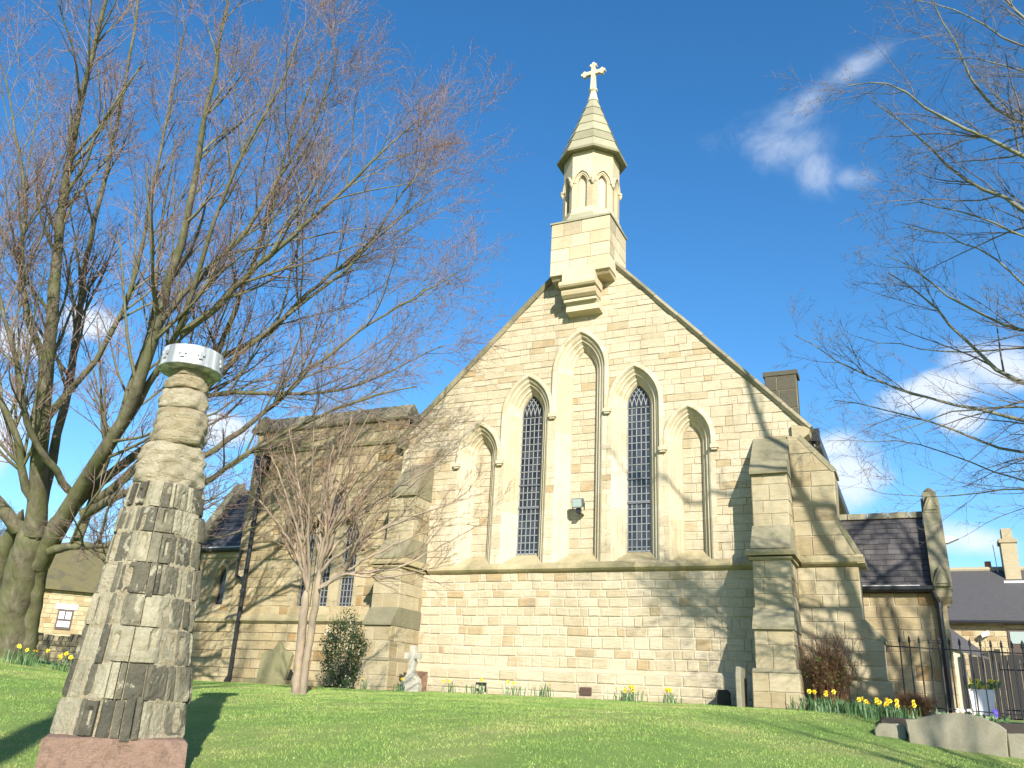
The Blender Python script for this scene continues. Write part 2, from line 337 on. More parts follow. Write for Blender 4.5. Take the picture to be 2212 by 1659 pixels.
M_LIMB = bark_mat('green_tinged_bark', (0.08, 0.072, 0.045), (0.17, 0.155, 0.095), (0.29, 0.26, 0.18), scale=9, bs=0.3, green=0.45)
M_TWIG = bark_mat('reddish_twig_bark', (0.14, 0.092, 0.082), (0.26, 0.18, 0.16), None, scale=3, bs=0)
M_TWIGR = bark_mat('grey_twig_bark', (0.085, 0.075, 0.075), (0.17, 0.145, 0.135), None, scale=3, bs=0)
M_LIMBR = bark_mat('grey_green_bark', (0.10, 0.10, 0.075), (0.19, 0.19, 0.135), (0.27, 0.27, 0.20), scale=9, bs=0.3)
M_SBARK = bark_mat('peeling_orange_bark', (0.22, 0.175, 0.145), (0.33, 0.26, 0.195), (0.46, 0.335, 0.21), scale=7, sz=0.3, bs=0.3)
M_STWIG = bark_mat('tan_twig_bark', (0.17, 0.125, 0.10), (0.29, 0.20, 0.145), None, scale=3, bs=0)
M_FAR = bark_mat('far_twig_bark', (0.07, 0.06, 0.06), (0.13, 0.11, 0.10), None, scale=3, bs=0)
M_RTWIG = bark_mat('red_brown_twig', (0.12, 0.06, 0.035), (0.20, 0.10, 0.055), None, scale=3, bs=0)

def lawn_mat(name, blades=False):
    m, nt, b = new_mat(name)
    n1 = tnoise(nt, 0.55, 6, 0.6, off=(1, 1, 0)); n2 = tnoise(nt, 5.0, 6, 0.7)
    r = ramp(nt, [(0.34, (0.14, 0.25, 0.055)), (0.50, (0.21, 0.30, 0.075)), (0.66, (0.34, 0.355, 0.13))])
    t = madd(nt, madd(nt, n1, 0.7, 'MULTIPLY'), madd(nt, n2, 0.3, 'MULTIPLY')); nt.links.new(t, r.inputs[0])
    col = r.outputs[0]
    if blades:
        at = nt.nodes.new('ShaderNodeAttribute'); at.attribute_name = 'tone'
        col = mixc(nt, sstep(nt, at.outputs['Fac'], 0.6, 1.0), col, (0.44, 0.42, 0.20)); col = mixc(nt, madd(nt, sstep(nt, at.outputs['Fac'], 0.0, 0.5, 1.0, 0.0), 0.5, 'MULTIPLY'), col, (0.09, 0.19, 0.04))
        b.inputs['Roughness'].default_value = 0.55
    else:
        n3 = tnoise(nt, 60, 5, 0.8); col = mixc(nt, madd(nt, sstep(nt, n3, 0.4, 0.7), 0.4, 'MULTIPLY'), col, (0.09, 0.15, 0.035)); b.inputs['Roughness'].default_value = 0.95
        bump(nt, b, n3, 0.8, 0.03)
    b.inputs['Specular IOR Level'].default_value = 0.25
    nt.links.new(col, b.inputs['Base Color']); return m
M_LAWN = lawn_mat('lawn_ground'); M_GRASS = lawn_mat('grass_blades', True)

# ------------------------------------------------------------------ ground
def ter(x, y):
    x = np.asarray(x, float); y = np.asarray(y, float)
    z = np.interp(y, [-60, 0, 3, 5, 7, 9, 10.7, 12, 14, 16, 40, 200], [-.2, 0, .35, .72, 1.05, 1.36, 1.54, 1.62, 1.70, 1.77, 1.95, 1.95])
    t = np.clip((14.5 - y) / 2.5, 0, 1); t = t * t * (3 - 2 * t)
    z = z - .10 * np.clip(x + 3, 0, 9) * t
    w = np.clip(-x - y - 1, 0, 14); z = z + .1 * w * w / (w + 1.2)
    return z
def build_ground():
    def axis(lo, hi, fine_lo, fine_hi, step):
        a = list(np.arange(fine_lo, fine_hi, step)); k = step; v = fine_lo; pre = []
        while v > lo: k *= 1.35; v -= k; pre.append(max(v, lo))
        k = step; v = a[-1]; post = []
        while v < hi: k *= 1.35; v += k; post.append(min(v, hi))
        return np.array(pre[::-1] + a + post)
    X = axis(-700, 700, -30, 12, 0.25); Y = axis(-500, 900, -4, 24, 0.25)
    gx, gy = np.meshgrid(X, Y); gz = ter(gx, gy)
    rng = np.random.default_rng(3)
    gz = gz + np.where((gx > -30) & (gx < 12) & (gy > -4) & (gy < 24), rng.normal(0, 0.006, gz.shape), 0)
    V = np.stack([gx, gy, gz], -1).reshape(-1, 3); nx = len(X); ny = len(Y)
    i = (np.arange(ny - 1)[:, None] * nx + np.arange(nx - 1)[None]).ravel()
    Q = np.stack([i, i + 1, i + nx + 1, i + nx], 1)
    o = fastmesh('ground', V, Q, M_LAWN, smooth=True); tag(o, kind='structure')
    # blades of grass on the part of the lawn in view
    n = 230000
    # denser close to the viewer
    x = rng.uniform(-19, 3.5, n * 2); y = rng.uniform(4.0, 17.0, n * 2)
    az = np.arctan2(x, y); keep = (az > R_(-62)) & (az < R_(10)) & (np.hypot(x, y) > 5.5)
    keep &= ~((y > 15.4) & (x > -11.2) & (x < -10.0)) & ~((y > 12.5) & (x > -0.7)) & ~((y > 16.7))
    keep &= ~((np.abs(x + 6.06) < 0.6) & (np.abs(y - 5.52) < 0.6))
    keep &= rng.uniform(0, 1, len(x)) < np.clip(1.5 - np.hypot(x, y) / 22, 0.3, 1)
    x = x[keep]; y = y[keep]; n = len(x); z = ter(x, y) - 0.005
    h = rng.uniform(0.010, 0.028, n) * (0.8 + 0.5 * (np.sin(x * 2.1) * np.cos(y * 1.7) * .5 + .5)); w = rng.uniform(0.003, 0.006, n)
    a = rng.uniform(0, 2 * np.pi, n); la = rng.uniform(0, 2 * np.pi, n); ln = h * rng.uniform(0.1, 0.7, n)
    b1 = np.stack([x - w * np.cos(a), y - w * np.sin(a), z], 1); b2 = np.stack([x + w * np.cos(a), y + w * np.sin(a), z], 1)
    tp = np.stack([x + ln * np.cos(la), y + ln * np.sin(la), z + h], 1)
    V = np.stack([b1, b2, tp], 1).reshape(-1, 3); Q = np.arange(3 * n).reshape(-1, 3)
    o = fastmesh('grass', V, Q, M_GRASS, tone=np.where(rng.uniform(0, 1, n) < .03, .9, rng.uniform(.35, .6, n)), nside=3); tag(o, kind='stuff')
build_ground()

# ------------------------------------------------------------------ masonry
RS = random.Random(7)
class Wall:
    """lays coursed blocks on a plane: origin o, axes u (along), v (up), n (outward)"""
    def __init__(s, o, u, v, n):
        s.o, s.u, s.v, s.n = [np.array(q, float) for q in (o, u, v, n)]; s.b = MB(); s.m = MB()
    warp = 0.0
    def P(s, u, v, w):
        k = s.warp
        if k: v = v + k * (math.sin(u * 2.1 + v * 1.3) + .6 * math.sin(u * 5.3 + v * 3.7 + 1)); u = u + k * .7 * math.sin(v * 6.1 + u * 2.7)
        return s.o + s.u * u + s.v * v + s.n * w
    def block(s, c, tone, proud, gap, bev, depth):
        # c: 4 corners (u,v) ccw
        c = np.array(c, float); ce = c.mean(0)
        def inset(d):
            out = []
            for q in c:
                dv = ce - q; out.append(q + np.sign(dv) * np.minimum(np.abs(dv) * 0.9, d))
            return out
        a = inset(gap / 2); b = inset(gap / 2 + bev)
        j = lambda: RS.uniform(-0.003, 0.003)
        vs = [s.P(q[0], q[1], -depth) for q in a] + [s.P(q[0] + j(), q[1] + j(), proud - bev * 0.7) for q in a] + [s.P(q[0] + j(), q[1] + j(), proud + j() * 0.7) for q in b]
        fs = [(8, 9, 10, 11)]
        for i in range(4):
            k = (i + 1) % 4; fs.append((4 + i, 4 + k, 8 + k, 8 + i)); fs.append((i, k, 4 + k, 4 + i))
        s.b.add(vs, fs, tone)
    def lay(s, rows, ints, lens=(0.2, 0.6), tone=lambda: RS.random(), proud=(0.0, 0.012), gap=0.014, bev=0.009, depth=0.012, back=True):
        for z0, z1 in zip(rows[:-1], rows[1:]):
            for (l0, l1, r0, r1) in ints(z0, z1):
                if max(r0, r1) - min(l0, l1) < 0.03: continue
                if back: s.m.add([s.P(l0, z0, -depth), s.P(r0, z0, -depth), s.P(r1, z1, -depth), s.P(l1, z1, -depth)], [(0, 1, 2, 3)], RS.random())
                lo = max(l0, l1); hi = min(r0, r1); cuts = []
                if hi - lo > lens[0] * 1.6:
                    x = lo + RS.uniform(*lens) * 0.7
                    while x < hi - lens[0] * 0.8:
                        cuts.append(x); x += RS.uniform(*lens)
                e = [(l0, l1)] + [(c, c) for c in cuts] + [(r0, r1)]
                for (a0, a1), (b0, b1) in zip(e[:-1], e[1:]):
                    if b0 - a0 < 0.02 and b1 - a1 < 0.02: continue
                    s.block([(a0, z0), (max(b0, a0), z0), (max(b1, a1), z1), (a1, z1)], tone(), RS.uniform(*proud), gap, bev, depth)
    def build(s, name, mat, mort, parent, mname='mortar'):
        o = s.b.build(name, mat, parent)
        if s.m.v: s.m.build(mname, mort, o)
        return o
def rows(z0, z1, h=(0.17, 0.25), must=()):
    pts = sorted([z0, z1] + [m for m in must if z0 < m < z1]); out = [z0]
    for a, b in zip(pts[:-1], pts[1:]):
        n = max(1, round((b - a) / ((h[0] + h[1]) / 2))); hs = [RS.uniform(*h) for _ in range(n)]; k = (b - a) / sum(hs); z = a
        for q in hs[:-1]: z += q * k; out.append(z)
        out.append(b)
    return out
def rect(x0, x1): return lambda a, b: [(x0, x0, x1, x1)]
def wt():   # tone distribution for rubble
    r = RS.random()
    return RS.uniform(0.0, 0.45) if r < 0.72 else RS.uniform(0.4, 0.75) if r < 0.93 else RS.uniform(0.78, 0.92) if r < 0.985 else 1.0

# ------------------------------------------------------------------ church
YG = 17.0
church = thing('church', 'sandstone church with steep gable, five lancet arches and a small stone bell turret on top', 'church')
ARCH = [dict(c=-8.93, hw=.20, ap=7.41, ho=.59, ow=.45, blind=True, stops=(6.83, 6.83)),
        dict(c=-7.73, hw=.265, ap=8.49, ho=.66, ow=.52, blind=False, stops=(6.83, 7.84)),
        dict(c=-6.45, hw=.28, ap=9.44, ho=.69, ow=.55, blind=True, stops=(7.84, 7.84)),
        dict(c=-5.16, hw=.265, ap=8.47, ho=.64, ow=.52, blind=False, stops=(7.84, 6.86)),
        dict(c=-3.99, hw=.20, ap=7.42, ho=.56, ow=.44, blind=True, stops=(6.86, 6.83))]
BASE = 4.50
def arch_half(hw, zs, R, d, z):
    """half width of an outline offset by d at height z"""
    if z <= zs: return hw + d
    r = R + d; q = r * r - (z - zs) ** 2
    if q <= 0: return 0.0
    return max(0.0, math.sqrt(q) - (R - hw))
def arch_pts(c, hw, zs, R, d, z0, n=14, zl=None, zr=None):
    """left jamb bottom -> apex -> right jamb bottom, offset d"""
    r = R + d; th = math.acos(max(-1, min(1, (R - hw) / r))); L = []
    for k in range(n + 1):
        a = th * k / n; L.append((c + (R - hw) - r * math.cos(a), zs + r * math.sin(a)))
    jl = [(c - hw - d, (zl if zl is not None else z0) + (zs - (zl if zl is not None else z0)) * k / 6) for k in range(6)]
    left = jl + L
    jr = [(c + hw + d, (zr if zr is not None else z0) + (zs - (zr if zr is not None else z0)) * k / 6) for k in range(6)]
    right = jr + [(2 * c - x, z) for x, z in L]
    return left + right[:-1][::-1]
def sweep(mb, c, hw, zs, R, prof, z0, n=14, zl=None, zr=None, Y=YG, tf=None, closeends=True):
    paths = [arch_pts(c, hw, zs, R, d, z0, n, zl, zr) for d, y in prof]; K = len(paths[0]); m = len(prof)
    vs = []
    for j, (d, y) in enumerate(prof):
        for (x, z) in paths[j]: vs.append((x, Y + y, z))
    tones = [RS.random() * 0.8 for _ in range(K)]
    for j in range(m - 1):
        for k in range(K - 1):
            mb.add([vs[j * K + k], vs[j * K + k + 1], vs[(j + 1) * K + k + 1], vs[(j + 1) * K + k]], [(0, 1, 2, 3)], tones[k // 2])
for a in ARCH:
    a['R'] = 2.5 * a['hw']; a['zs'] = a['ap'] - 2.0 * a['hw']; a['top'] = a['zs'] + math.sqrt((a['R'] + a['ow'] - a['hw']) ** 2 - (a['R'] - a['hw']) ** 2)

def gable_slope_r(z): return min(-1.72, -5.72 - (z - 11.50) / 1.094)
def gable_slope_l(z): return max(-11.02, -7.28 + (z - 11.22) / 0.967)
def gable_ints(z0, z1):
    segs = []; L0, L1 = gable_slope_l(z0), gable_slope_l(z1); R0, R1 = gable_slope_r(z0), gable_slope_r(z1)
    cur = (L0, L1)
    for a in ARCH:
        if z0 >= a['top'] - 0.02 or z1 <= BASE + 0.01: continue
        h0 = arch_half(a['hw'], a['zs'], a['R'], a['ow'] - a['hw'] , z0); h1 = arch_half(a['hw'], a['zs'], a['R'], a['ow'] - a['hw'], z1)
        segs.append((cur[0], cur[1], a['c'] - h0, a['c'] - h1)); cur = (a['c'] + h0, a['c'] + h1)
    segs.append((cur[0], cur[1], R0, R1)); return segs

def build_gable():
    w = Wall((0, YG, 0), (1, 0, 0), (0, 0, 1), (0, -1, 0))
    rs = rows(BASE, 12.15, (0.12, 0.23), must=[a['top'] for a in ARCH if a['c'] > -6.6]); w.warp = .006
    w.lay(rs, gable_ints, (0.15, 0.55), lambda: wt() * .92, (0.0, 0.018), gap=0.006, bev=0.009)
    g = w.build('gable_wall', M_WALL, M_JOINT, church)
    # lower wall (a little proud of the gable) and plinth
    w = Wall((0, YG - 0.05, 0), (1, 0, 0), (0, 0, 1), (0, -1, 0))
    w.warp = .007
    w.lay(rows(2.36, 4.28, (0.15, 0.25)), rect(-10.98, -1.75), (0.13, 0.45), lambda: wt() * 0.93, (0.0, 0.016), gap=0.02, bev=0.012)
    w.build('lower_wall', M_WALL, M_MORT, church)
    w = Wall((0, YG - 0.13, 0), (1, 0, 0), (0, 0, 1), (0, -1, 0))
    w.lay([1.55, 1.78, 1.90, 2.08, 2.28], rect(-10.98, -1.75), (0.3, 0.75), lambda: RS.random() * 0.6, (0.0, 0.02), gap=0.022, bev=0.014)
    w.b.add([(-10.98, YG - .125, 2.28), (-1.75, YG - .125, 2.28), (-1.75, YG - .045, 2.37), (-10.98, YG - .045, 2.37)], [(0, 1, 2, 3)], 0.3)
    w.build('plinth', M_WALL, M_MORT, church)
    # core behind the facing so that nothing is see-through
    mb = MB()
    mb.prism([(-10.9, 1.4), (-1.85, 1.4), (-1.85, 7.0), (-6.32, 12.0), (-10.9, 7.5)], 'y', YG + 0.36, YG + 0.7)
    mb.build('gable_core', M_MORTD, church)
    # dressed surrounds
    for a in ARCH:
        ow = a['ow'] - a['hw']
        par = thing_part = None
        nm = 'blind_lancet' if a['blind'] else 'lancet_window'
        s = MB(); dz = ow
        prof = [(dz + 0.10, 0.012), (dz + 0.10, -0.010), (dz + 0.0, -0.010), (dz * 0.86, 0.012), (dz * 0.74, 0.065), (dz * 0.60, 0.072), (dz * 0.56, 0.105), (dz * 0.44, 0.155), (dz * 0.28, 0.165), (dz * 0.25, 0.20), (0.02, 0.245), (0.0, 0.30)]
        sweep(s, a['c'], a['hw'], a['zs'], a['R'], prof, BASE)
        o = s.build(nm, M_ASH, church)
        # hood mould with label stops
        h = MB(); hd = a['ho'] - a['hw']
        ph = [(hd, 0.0), (hd, -0.045), (hd - 0.035, -0.075), (hd - 0.085, -0.075), (hd - 0.115, -0.03), (hd - 0.115, 0.0)]
        sweep(h, a['c'], a['hw'], a['zs'], a['R'], ph, BASE, zl=a['stops'][0], zr=a['stops'][1])
        for sgn, zz in ((-1, a['stops'][0]), (1, a['stops'][1])):
            if (a['c'] < -8 or sgn > 0):
                x = a['c'] + sgn * (a['ho'] - 0.03); h.box((x - 0.07, YG - 0.10, zz - 0.06), (x + 0.10, YG + 0.0, zz + 0.02), 0.4); h.box((x - 0.05, YG - 0.08, zz - 0.10), (x + 0.075, YG, zz - 0.06), 0.6)
        h.build('hood_mould', M_SILL if False else M_ASH, o)
        # sloping sill
        q = MB(); x0, x1 = a['c'] - a['ow'], a['c'] + a['ow']; i0, i1 = a['c'] - a['hw'], a['c'] + a['hw']
        q.add([(x0 - .0, YG - 0.02, 4.47), (x1, YG - 0.02, 4.47), (i1 + .02, YG + 0.30, 4.73), (i0 - .02, YG + 0.30, 4.73), (x0, YG + 0.3, 4.50), (x1, YG + 0.3, 4.50)], [(0, 1, 2, 3), (0, 3, 4), (1, 5, 2)], 0.4)
        q.build('sill', M_SILL, o)
        if a['blind']:
            w = Wall((0, YG + 0.29, 0), (1, 0, 0), (0, 0, 1), (0, -1, 0))
            def ii(z0, z1, a=a):
                h0 = arch_half(a['hw'], a['zs'], a['R'], 0.01, z0); h1 = arch_half(a['hw'], a['zs'], a['R'], 0.01, z1); return [(a['c'] - h0, a['c'] - h1, a['c'] + h0, a['c'] + h1)]
            w.lay(rows(4.6, a['ap'] + 0.03, (0.15, 0.24)), ii, (0.18, 0.4), wt, (0, 0.008)); w.build('panel', M_WALL, M_MORT, o)
        else:
            g = MB(); pts = arch_pts(a['c'], a['hw'], a['zs'], a['R'], 0.0, 4.74, 14); g.add([(x, YG + 0.322, z) for x, z in pts], [tuple(range(len(pts)))[::-1]], .4)
            st_ = 2 * a['hw'] / 5; zq = 4.74 + .163 * .6 - .163
            while zq < a['zs'] - .15:
                for kq in range(5):
                    xq = a['c'] - a['hw'] + st_ * kq; z0q = max(zq, 4.75); t1, t2 = RS.uniform(-.0016, .0016), RS.uniform(-.0016, .0016); yq = YG + .315
                    g.add([(xq, yq + t1 + t2, z0q), (xq + st_, yq - t1 + t2, z0q), (xq + st_, yq - t1 - t2, zq + .163), (xq, yq + t1 - t2, zq + .163)], [(0, 1, 2, 3)], RS.random())
                zq += .163
            g.build('glass', M_GLASS, o, recalc=False)
            leads(a['c'], a['hw'], a['zs'], a['R'], 4.74, a['ap'], YG + 0.30, o, 5, 0.163, (5.78, 6.31) )
            # lamp-like timber things seen inside
    # string course over full width
    sc = MB()
    pr = [(0.0, 4.50), (-0.03, 4.50), (-0.17, 4.40), (-0.17, 4.35), (-0.12, 4.31), (-0.075, 4.285), (-0.03, 4.28), (0.0, 4.28)]
    x = -9.98
    while x < -2.62:
        x2 = min(x + RS.uniform(0.7, 1.3), -2.62)
        j = RS.uniform(-.004, .004)
        sc.prism([(YG + y + j * (y < -0.01), z) for y, z in pr], 'x', x + 0.002, x2 - 0.002, RS.random())
        x = x2
    sc.build('string_course', M_SILL, church)

def leads(c, hw, zs, R, z0, ap, Y, parent, ncol, dz, bars, t=0.0075):
    m = MB(); 
    def bar(x0, z0_, x1, z1_, w=t):
        dx, dz_ = x1 - x0, z1_ - z0_; l = math.hypot(dx, dz_) or 1; nx, nz = -dz_ / l * w, dx / l * w
        m.add([(x0 - nx, Y, z0_ - nz), (x1 - nx, Y, z1_ - nz), (x1 + nx, Y, z1_ + nz), (x0 + nx, Y, z0_ + nz), (x0 - nx, Y + 0.012, z0_ - nz), (x1 - nx, Y + 0.012, z1_ - nz), (x1 + nx, Y + 0.012, z1_ + nz), (x0 + nx, Y + 0.012, z0_ + nz)],
              [(0, 1, 2, 3), (0, 4, 5, 1), (3, 2, 6, 7)], 0.5)
    step = 2 * hw / ncol
    for k in range(1, ncol): bar(c - hw + step * k, z0, c - hw + step * k, zs - 0.02)
    z = z0 + dz * 0.6
    while z < zs: bar(c - hw, z, c + hw, z); z += dz
    for k in range(0, ncol + 1):       # intersecting tracery arcs
        for s in (-1, 1):
            x0 = c - hw + step * k; cx = x0 + s * (R * 0.98); prev = None
            for q in range(0, 15):
                ang = q / 14 * math.acos(max(-1, (R - hw) / R)); x = cx - s * R * 0.98 * math.cos(ang); zz = zs - 0.02 + R * math.sin(ang)
                if abs(x - c) > arch_half(hw, zs, R, 0, zz) + 0.004: prev = None; continue
                if prev: bar(prev[0], prev[1], x, zz)
                prev = (x, zz)
    # edge came following the outline
    pts = arch_pts(c, hw, zs, R, -0.01, z0 + 0.01, 12)
    for p, q in zip(pts[:-1], pts[1:]): bar(p[0], p[1], q[0], q[1], 0.012)
    bar(c - hw, z0 + 0.012, c + hw, z0 + 0.012, 0.014)
    m.build('lead_grid', M_LEADP, parent, recalc=True)
    if bars:
        b = MB()
        for z in bars: b.box((c - hw - 0.0, Y - 0.02, z - 0.016), (c + hw, Y - 0.002, z + 0.016))
        b.build('saddle_bar', M_BARS, parent)
build_gable()

# coping stones
def coping(p0, p1, name, y0, y1, th, parent, mat, seg=0.75):
    m = MB(); p0 = np.array(p0); p1 = np.array(p1); L = np.linalg.norm(p1 - p0); d = (p1 - p0) / L; n = np.array([-d[1], d[0]])
    if n[1] < 0: n = -n
    k = max(1, int(L / seg))
    for i in range(k):
        a = p0 + d * (L * i / k + 0.004); b = p0 + d * (L * (i + 1) / k - 0.004); j = RS.uniform(-0.006, 0.006)
        def X(q, h, y): v = q + n * (h + j); return (v[0], y, v[1])
        vs = [X(a, 0, y0 + .06), X(b, 0, y0 + .06), X(a, th * .5, y0), X(b, th * .5, y0), X(a, th, y0 + .05), X(b, th, y0 + .05), X(a, th * 1.1, y1), X(b, th * 1.1, y1), X(a, 0, y1), X(b, 0, y1)]
        m.add(vs, [(0, 1, 3, 2), (2, 3, 5, 4), (4, 5, 7, 6), (6, 7, 9, 8), (8, 9, 1, 0), (0, 2, 4, 6, 8), (1, 9, 7, 5, 3)], RS.random())
    return m.build(name, mat, parent, recalc=True)
coping((-11.12, 7.50), (-6.45, 12.02), 'gable_coping', 16.90, 17.75, 0.13, church, M_WEA)
coping((-6.3, 12.12), (-1.60, 6.98), 'gable_coping', 16.90, 17.75, 0.13, church, M_WEA)
m = MB(); m.prism([(-1.90, 6.83), (-1.72, 6.80), (-1.58, 6.90), (-1.56, 7.0), (-1.66, 7.06), (-1.90, 7.12)], 'y', 16.90, 17.7, 0.4); m.build('kneeler_stone', M_BUT, church)
m = MB(); m.prism([(-11.16, 7.38), (-11.16, 7.52), (-10.95, 7.66), (-10.85, 7.5), (-10.95, 7.3)], 'y', 16.88, 17.6, 0.7); m.build('kneeler_stone', M_WEA, church)

# buttresses projecting forward at each corner
def buttress(xl, xr, name='buttress'):
    b = thing_empty(name, church)
    yb = 16.95
    def stage(y0, z0, z1, ex=0.0, hs=(0.22, 0.34)):
        rs = rows(z0, z1, hs)
        for (o, u, n, a0, a1) in (((0, y0, 0), (1, 0, 0), (0, -1, 0), xl - ex, xr + ex), ((xr + ex, 0, 0), (0, 1, 0), (1, 0, 0), y0, yb + .05), ((xl - ex, 0, 0), (0, -1, 0), (-1, 0, 0), -yb - .05, -y0)):
            w = Wall(o, u, (0, 0, 1), n); w.lay(rs, rect(a0, a1), (0.22, 0.5), lambda: RS.random() * 0.85, (0.0, 0.008), gap=0.010, bev=0.008)
            yield w
    allb, allm = MB(), MB()
    def merge(gen):
        for w in gen:
            w.warp = 0.0
            for src, dst in ((w.b, allb), (w.m, allm)):
                base = len(dst.v); dst.v += src.v; dst.f += [tuple(i + base for i in f) for f in src.f]; dst.t += src.t
    for nm, args in (('middle_stage', (15.98, 3.42, 4.30)), ('lower_stage', (15.80, 2.40, 3.08)), ('plinth', (15.74, 1.55, 2.34, 0.06)), ('upper_stage', (16.30, 4.95, 6.0))):
        allb, allm = MB(), MB(); merge(stage(*args)); o = allb.build(nm, M_BUT, b); allm.build('mortar', M_MORT, o)
    w = MB()
    def slope(yl, zl, yh, zh, ex=0.02, lip=0.05, tone=0.4):
        n = 2 if zh - zl > 0.5 else 1; w = MB()
        for k in range(n):
            t0, t1 = k / n, (k + 1) / n
            ya, za = yl + (yh - yl) * t0, zl + (zh - zl) * t0; ybb, zb = yl + (yh - yl) * t1, zl + (zh - zl) * t1
            e = 0.012 * (n - k)
            w.prism([(ya - e, za - lip * (k == 0)), (ya - e, za + 0.02), (ybb - e, zb + 0.0), (17.0, zb), (17.0, za - lip * (k == 0))], 'x', xl - ex - 0.002 * k, xr + ex + 0.002 * k, RS.uniform(0.0, 0.9))
        w.build('weathering', M_WEA, b)
    slope(16.24, 6.02, 16.98, 6.90, lip=0.05)
    slope(15.96, 4.52, 16.30, 4.98, lip=0.02)
    slope(15.75, 3.09, 15.99, 3.45, lip=0.03)
    slope(15.74, 2.345, 15.80, 2.41, ex=0.05, lip=0.0)
    s = MB(); ex = 0.10
    def band(x0, x1, y0, zt, zb, tone): s.prism([(y0 + .02, zb), (y0, zb + .05), (y0, zt - .06), (y0 + .12, zt), (17.0, zt), (17.0, zb)], 'x', x0, x1, tone)
    band(xl - ex, xr + ex, 15.87, 4.50, 4.37, 0.4); band(xl - .05, xr + .05, 15.92, 4.37, 4.29, 0.7)
    s.build('string_course', M_SILL, b)
    # solid heart
    c = MB(); c.box((xl + .02, 16.32, 1.5), (xr - .02, 17, 6.0)); c.box((xl + .02, 16.0, 1.5), (xr - .02, 16.32, 4.3)); c.box((xl + .02, 15.83, 1.5), (xr - .02, 16.0, 3.1)); c.build('core', M_MORTD, b)
    return b
def thing_empty(name, parent):
    o = bpy.data.objects.new(name, None); o.empty_display_size = 0.1; link(o, parent); return o
buttress(-2.64, -1.98)
buttress(-10.80, -10.12)
# side buttress at the right corner, seen broadside
def side_buttress():
    b = thing_empty('side_buttress', church)
    Y0 = 16.85
    out = [(1.55, -0.54), (2.28, -0.54), (2.36, -0.60), (3.0, -0.60), (3.02, -0.55), (3.28, -0.80), (3.30, -0.90), (4.28, -0.90), (4.5, -0.86), (5.15, -1.19), (6.12, -1.17), (6.80, -1.76)]
    zs = [q[0] for q in out]; xs = [q[1] for q in out]
    R = lambda z: float(np.interp(z, zs, xs))
    w = Wall((0, Y0, 0), (1, 0, 0), (0, 0, 1), (0, -1, 0))
    w.lay(rows(2.34, 4.28, (0.2, 0.3), must=(3.0, 3.3)), lambda a, c: [(-1.98, -1.98, R(a + .001), R(c - .001))], (0.25, 0.6), lambda: wt() * 0.9, (0, 0.01))
    w.lay(rows(4.5, 6.80, (0.22, 0.34), must=(5.15, 6.12)), lambda a, c: [(-1.98, -1.98, R(a + .001), R(c - .001))], (0.25, 0.6), lambda: 0.3 + RS.random() * 0.6, (0, 0.01))
    o = w.build('shaft', M_BUT, M_MORT, b)
    w = Wall((0, Y0 - .06, 0), (1, 0, 0), (0, 0, 1), (0, -1, 0)); w.lay([1.5, 1.8, 2.05, 2.3], rect(-1.98, -0.5), (0.3, 0.7), lambda: RS.random() * .8, (0, 0.02)); w.build('plinth', M_BUT, M_MORT, b)
    c = MB(); c.prism([(-1.99, 1.5)] + [(x - 0.004, z) for z, x in out] + [(-1.99, 6.9)], 'y', Y0 + 0.03, Y0 + 0.72, 0.6); c.build('core', M_BUT, b)
    e = MB()   # sloping weathered edges
    for (za, zb) in ((3.0, 3.30), (4.5, 5.15), (6.12, 6.82)):
        xa, xb = R(za + .001), R(zb)
        e.prism([(xa + .03, za - .03), (xa + .03, za + .03), (xb + .02, zb + .06), (xb - .03, zb - .02), (xa - .04, za - .03)], 'y', Y0 - 0.02, Y0 + 0.75, RS.random())
    e.build('weathering', M_WEA, b)
    s = MB(); s.prism([(Y0 + .0, 4.29), (Y0 - .08, 4.33), (Y0 - .11, 4.36), (Y0 - .11, 4.42), (Y0 - .02, 4.5), (Y0 + .1, 4.5), (Y0 + .1, 4.29)], 'x', -1.88, -0.80, 0.5)
    s.box((-0.9, Y0 - .1, 4.33), (-0.78, Y0 + .7, 4.44), 0.6); s.build('string_course', M_SILL, b)
side_buttress()

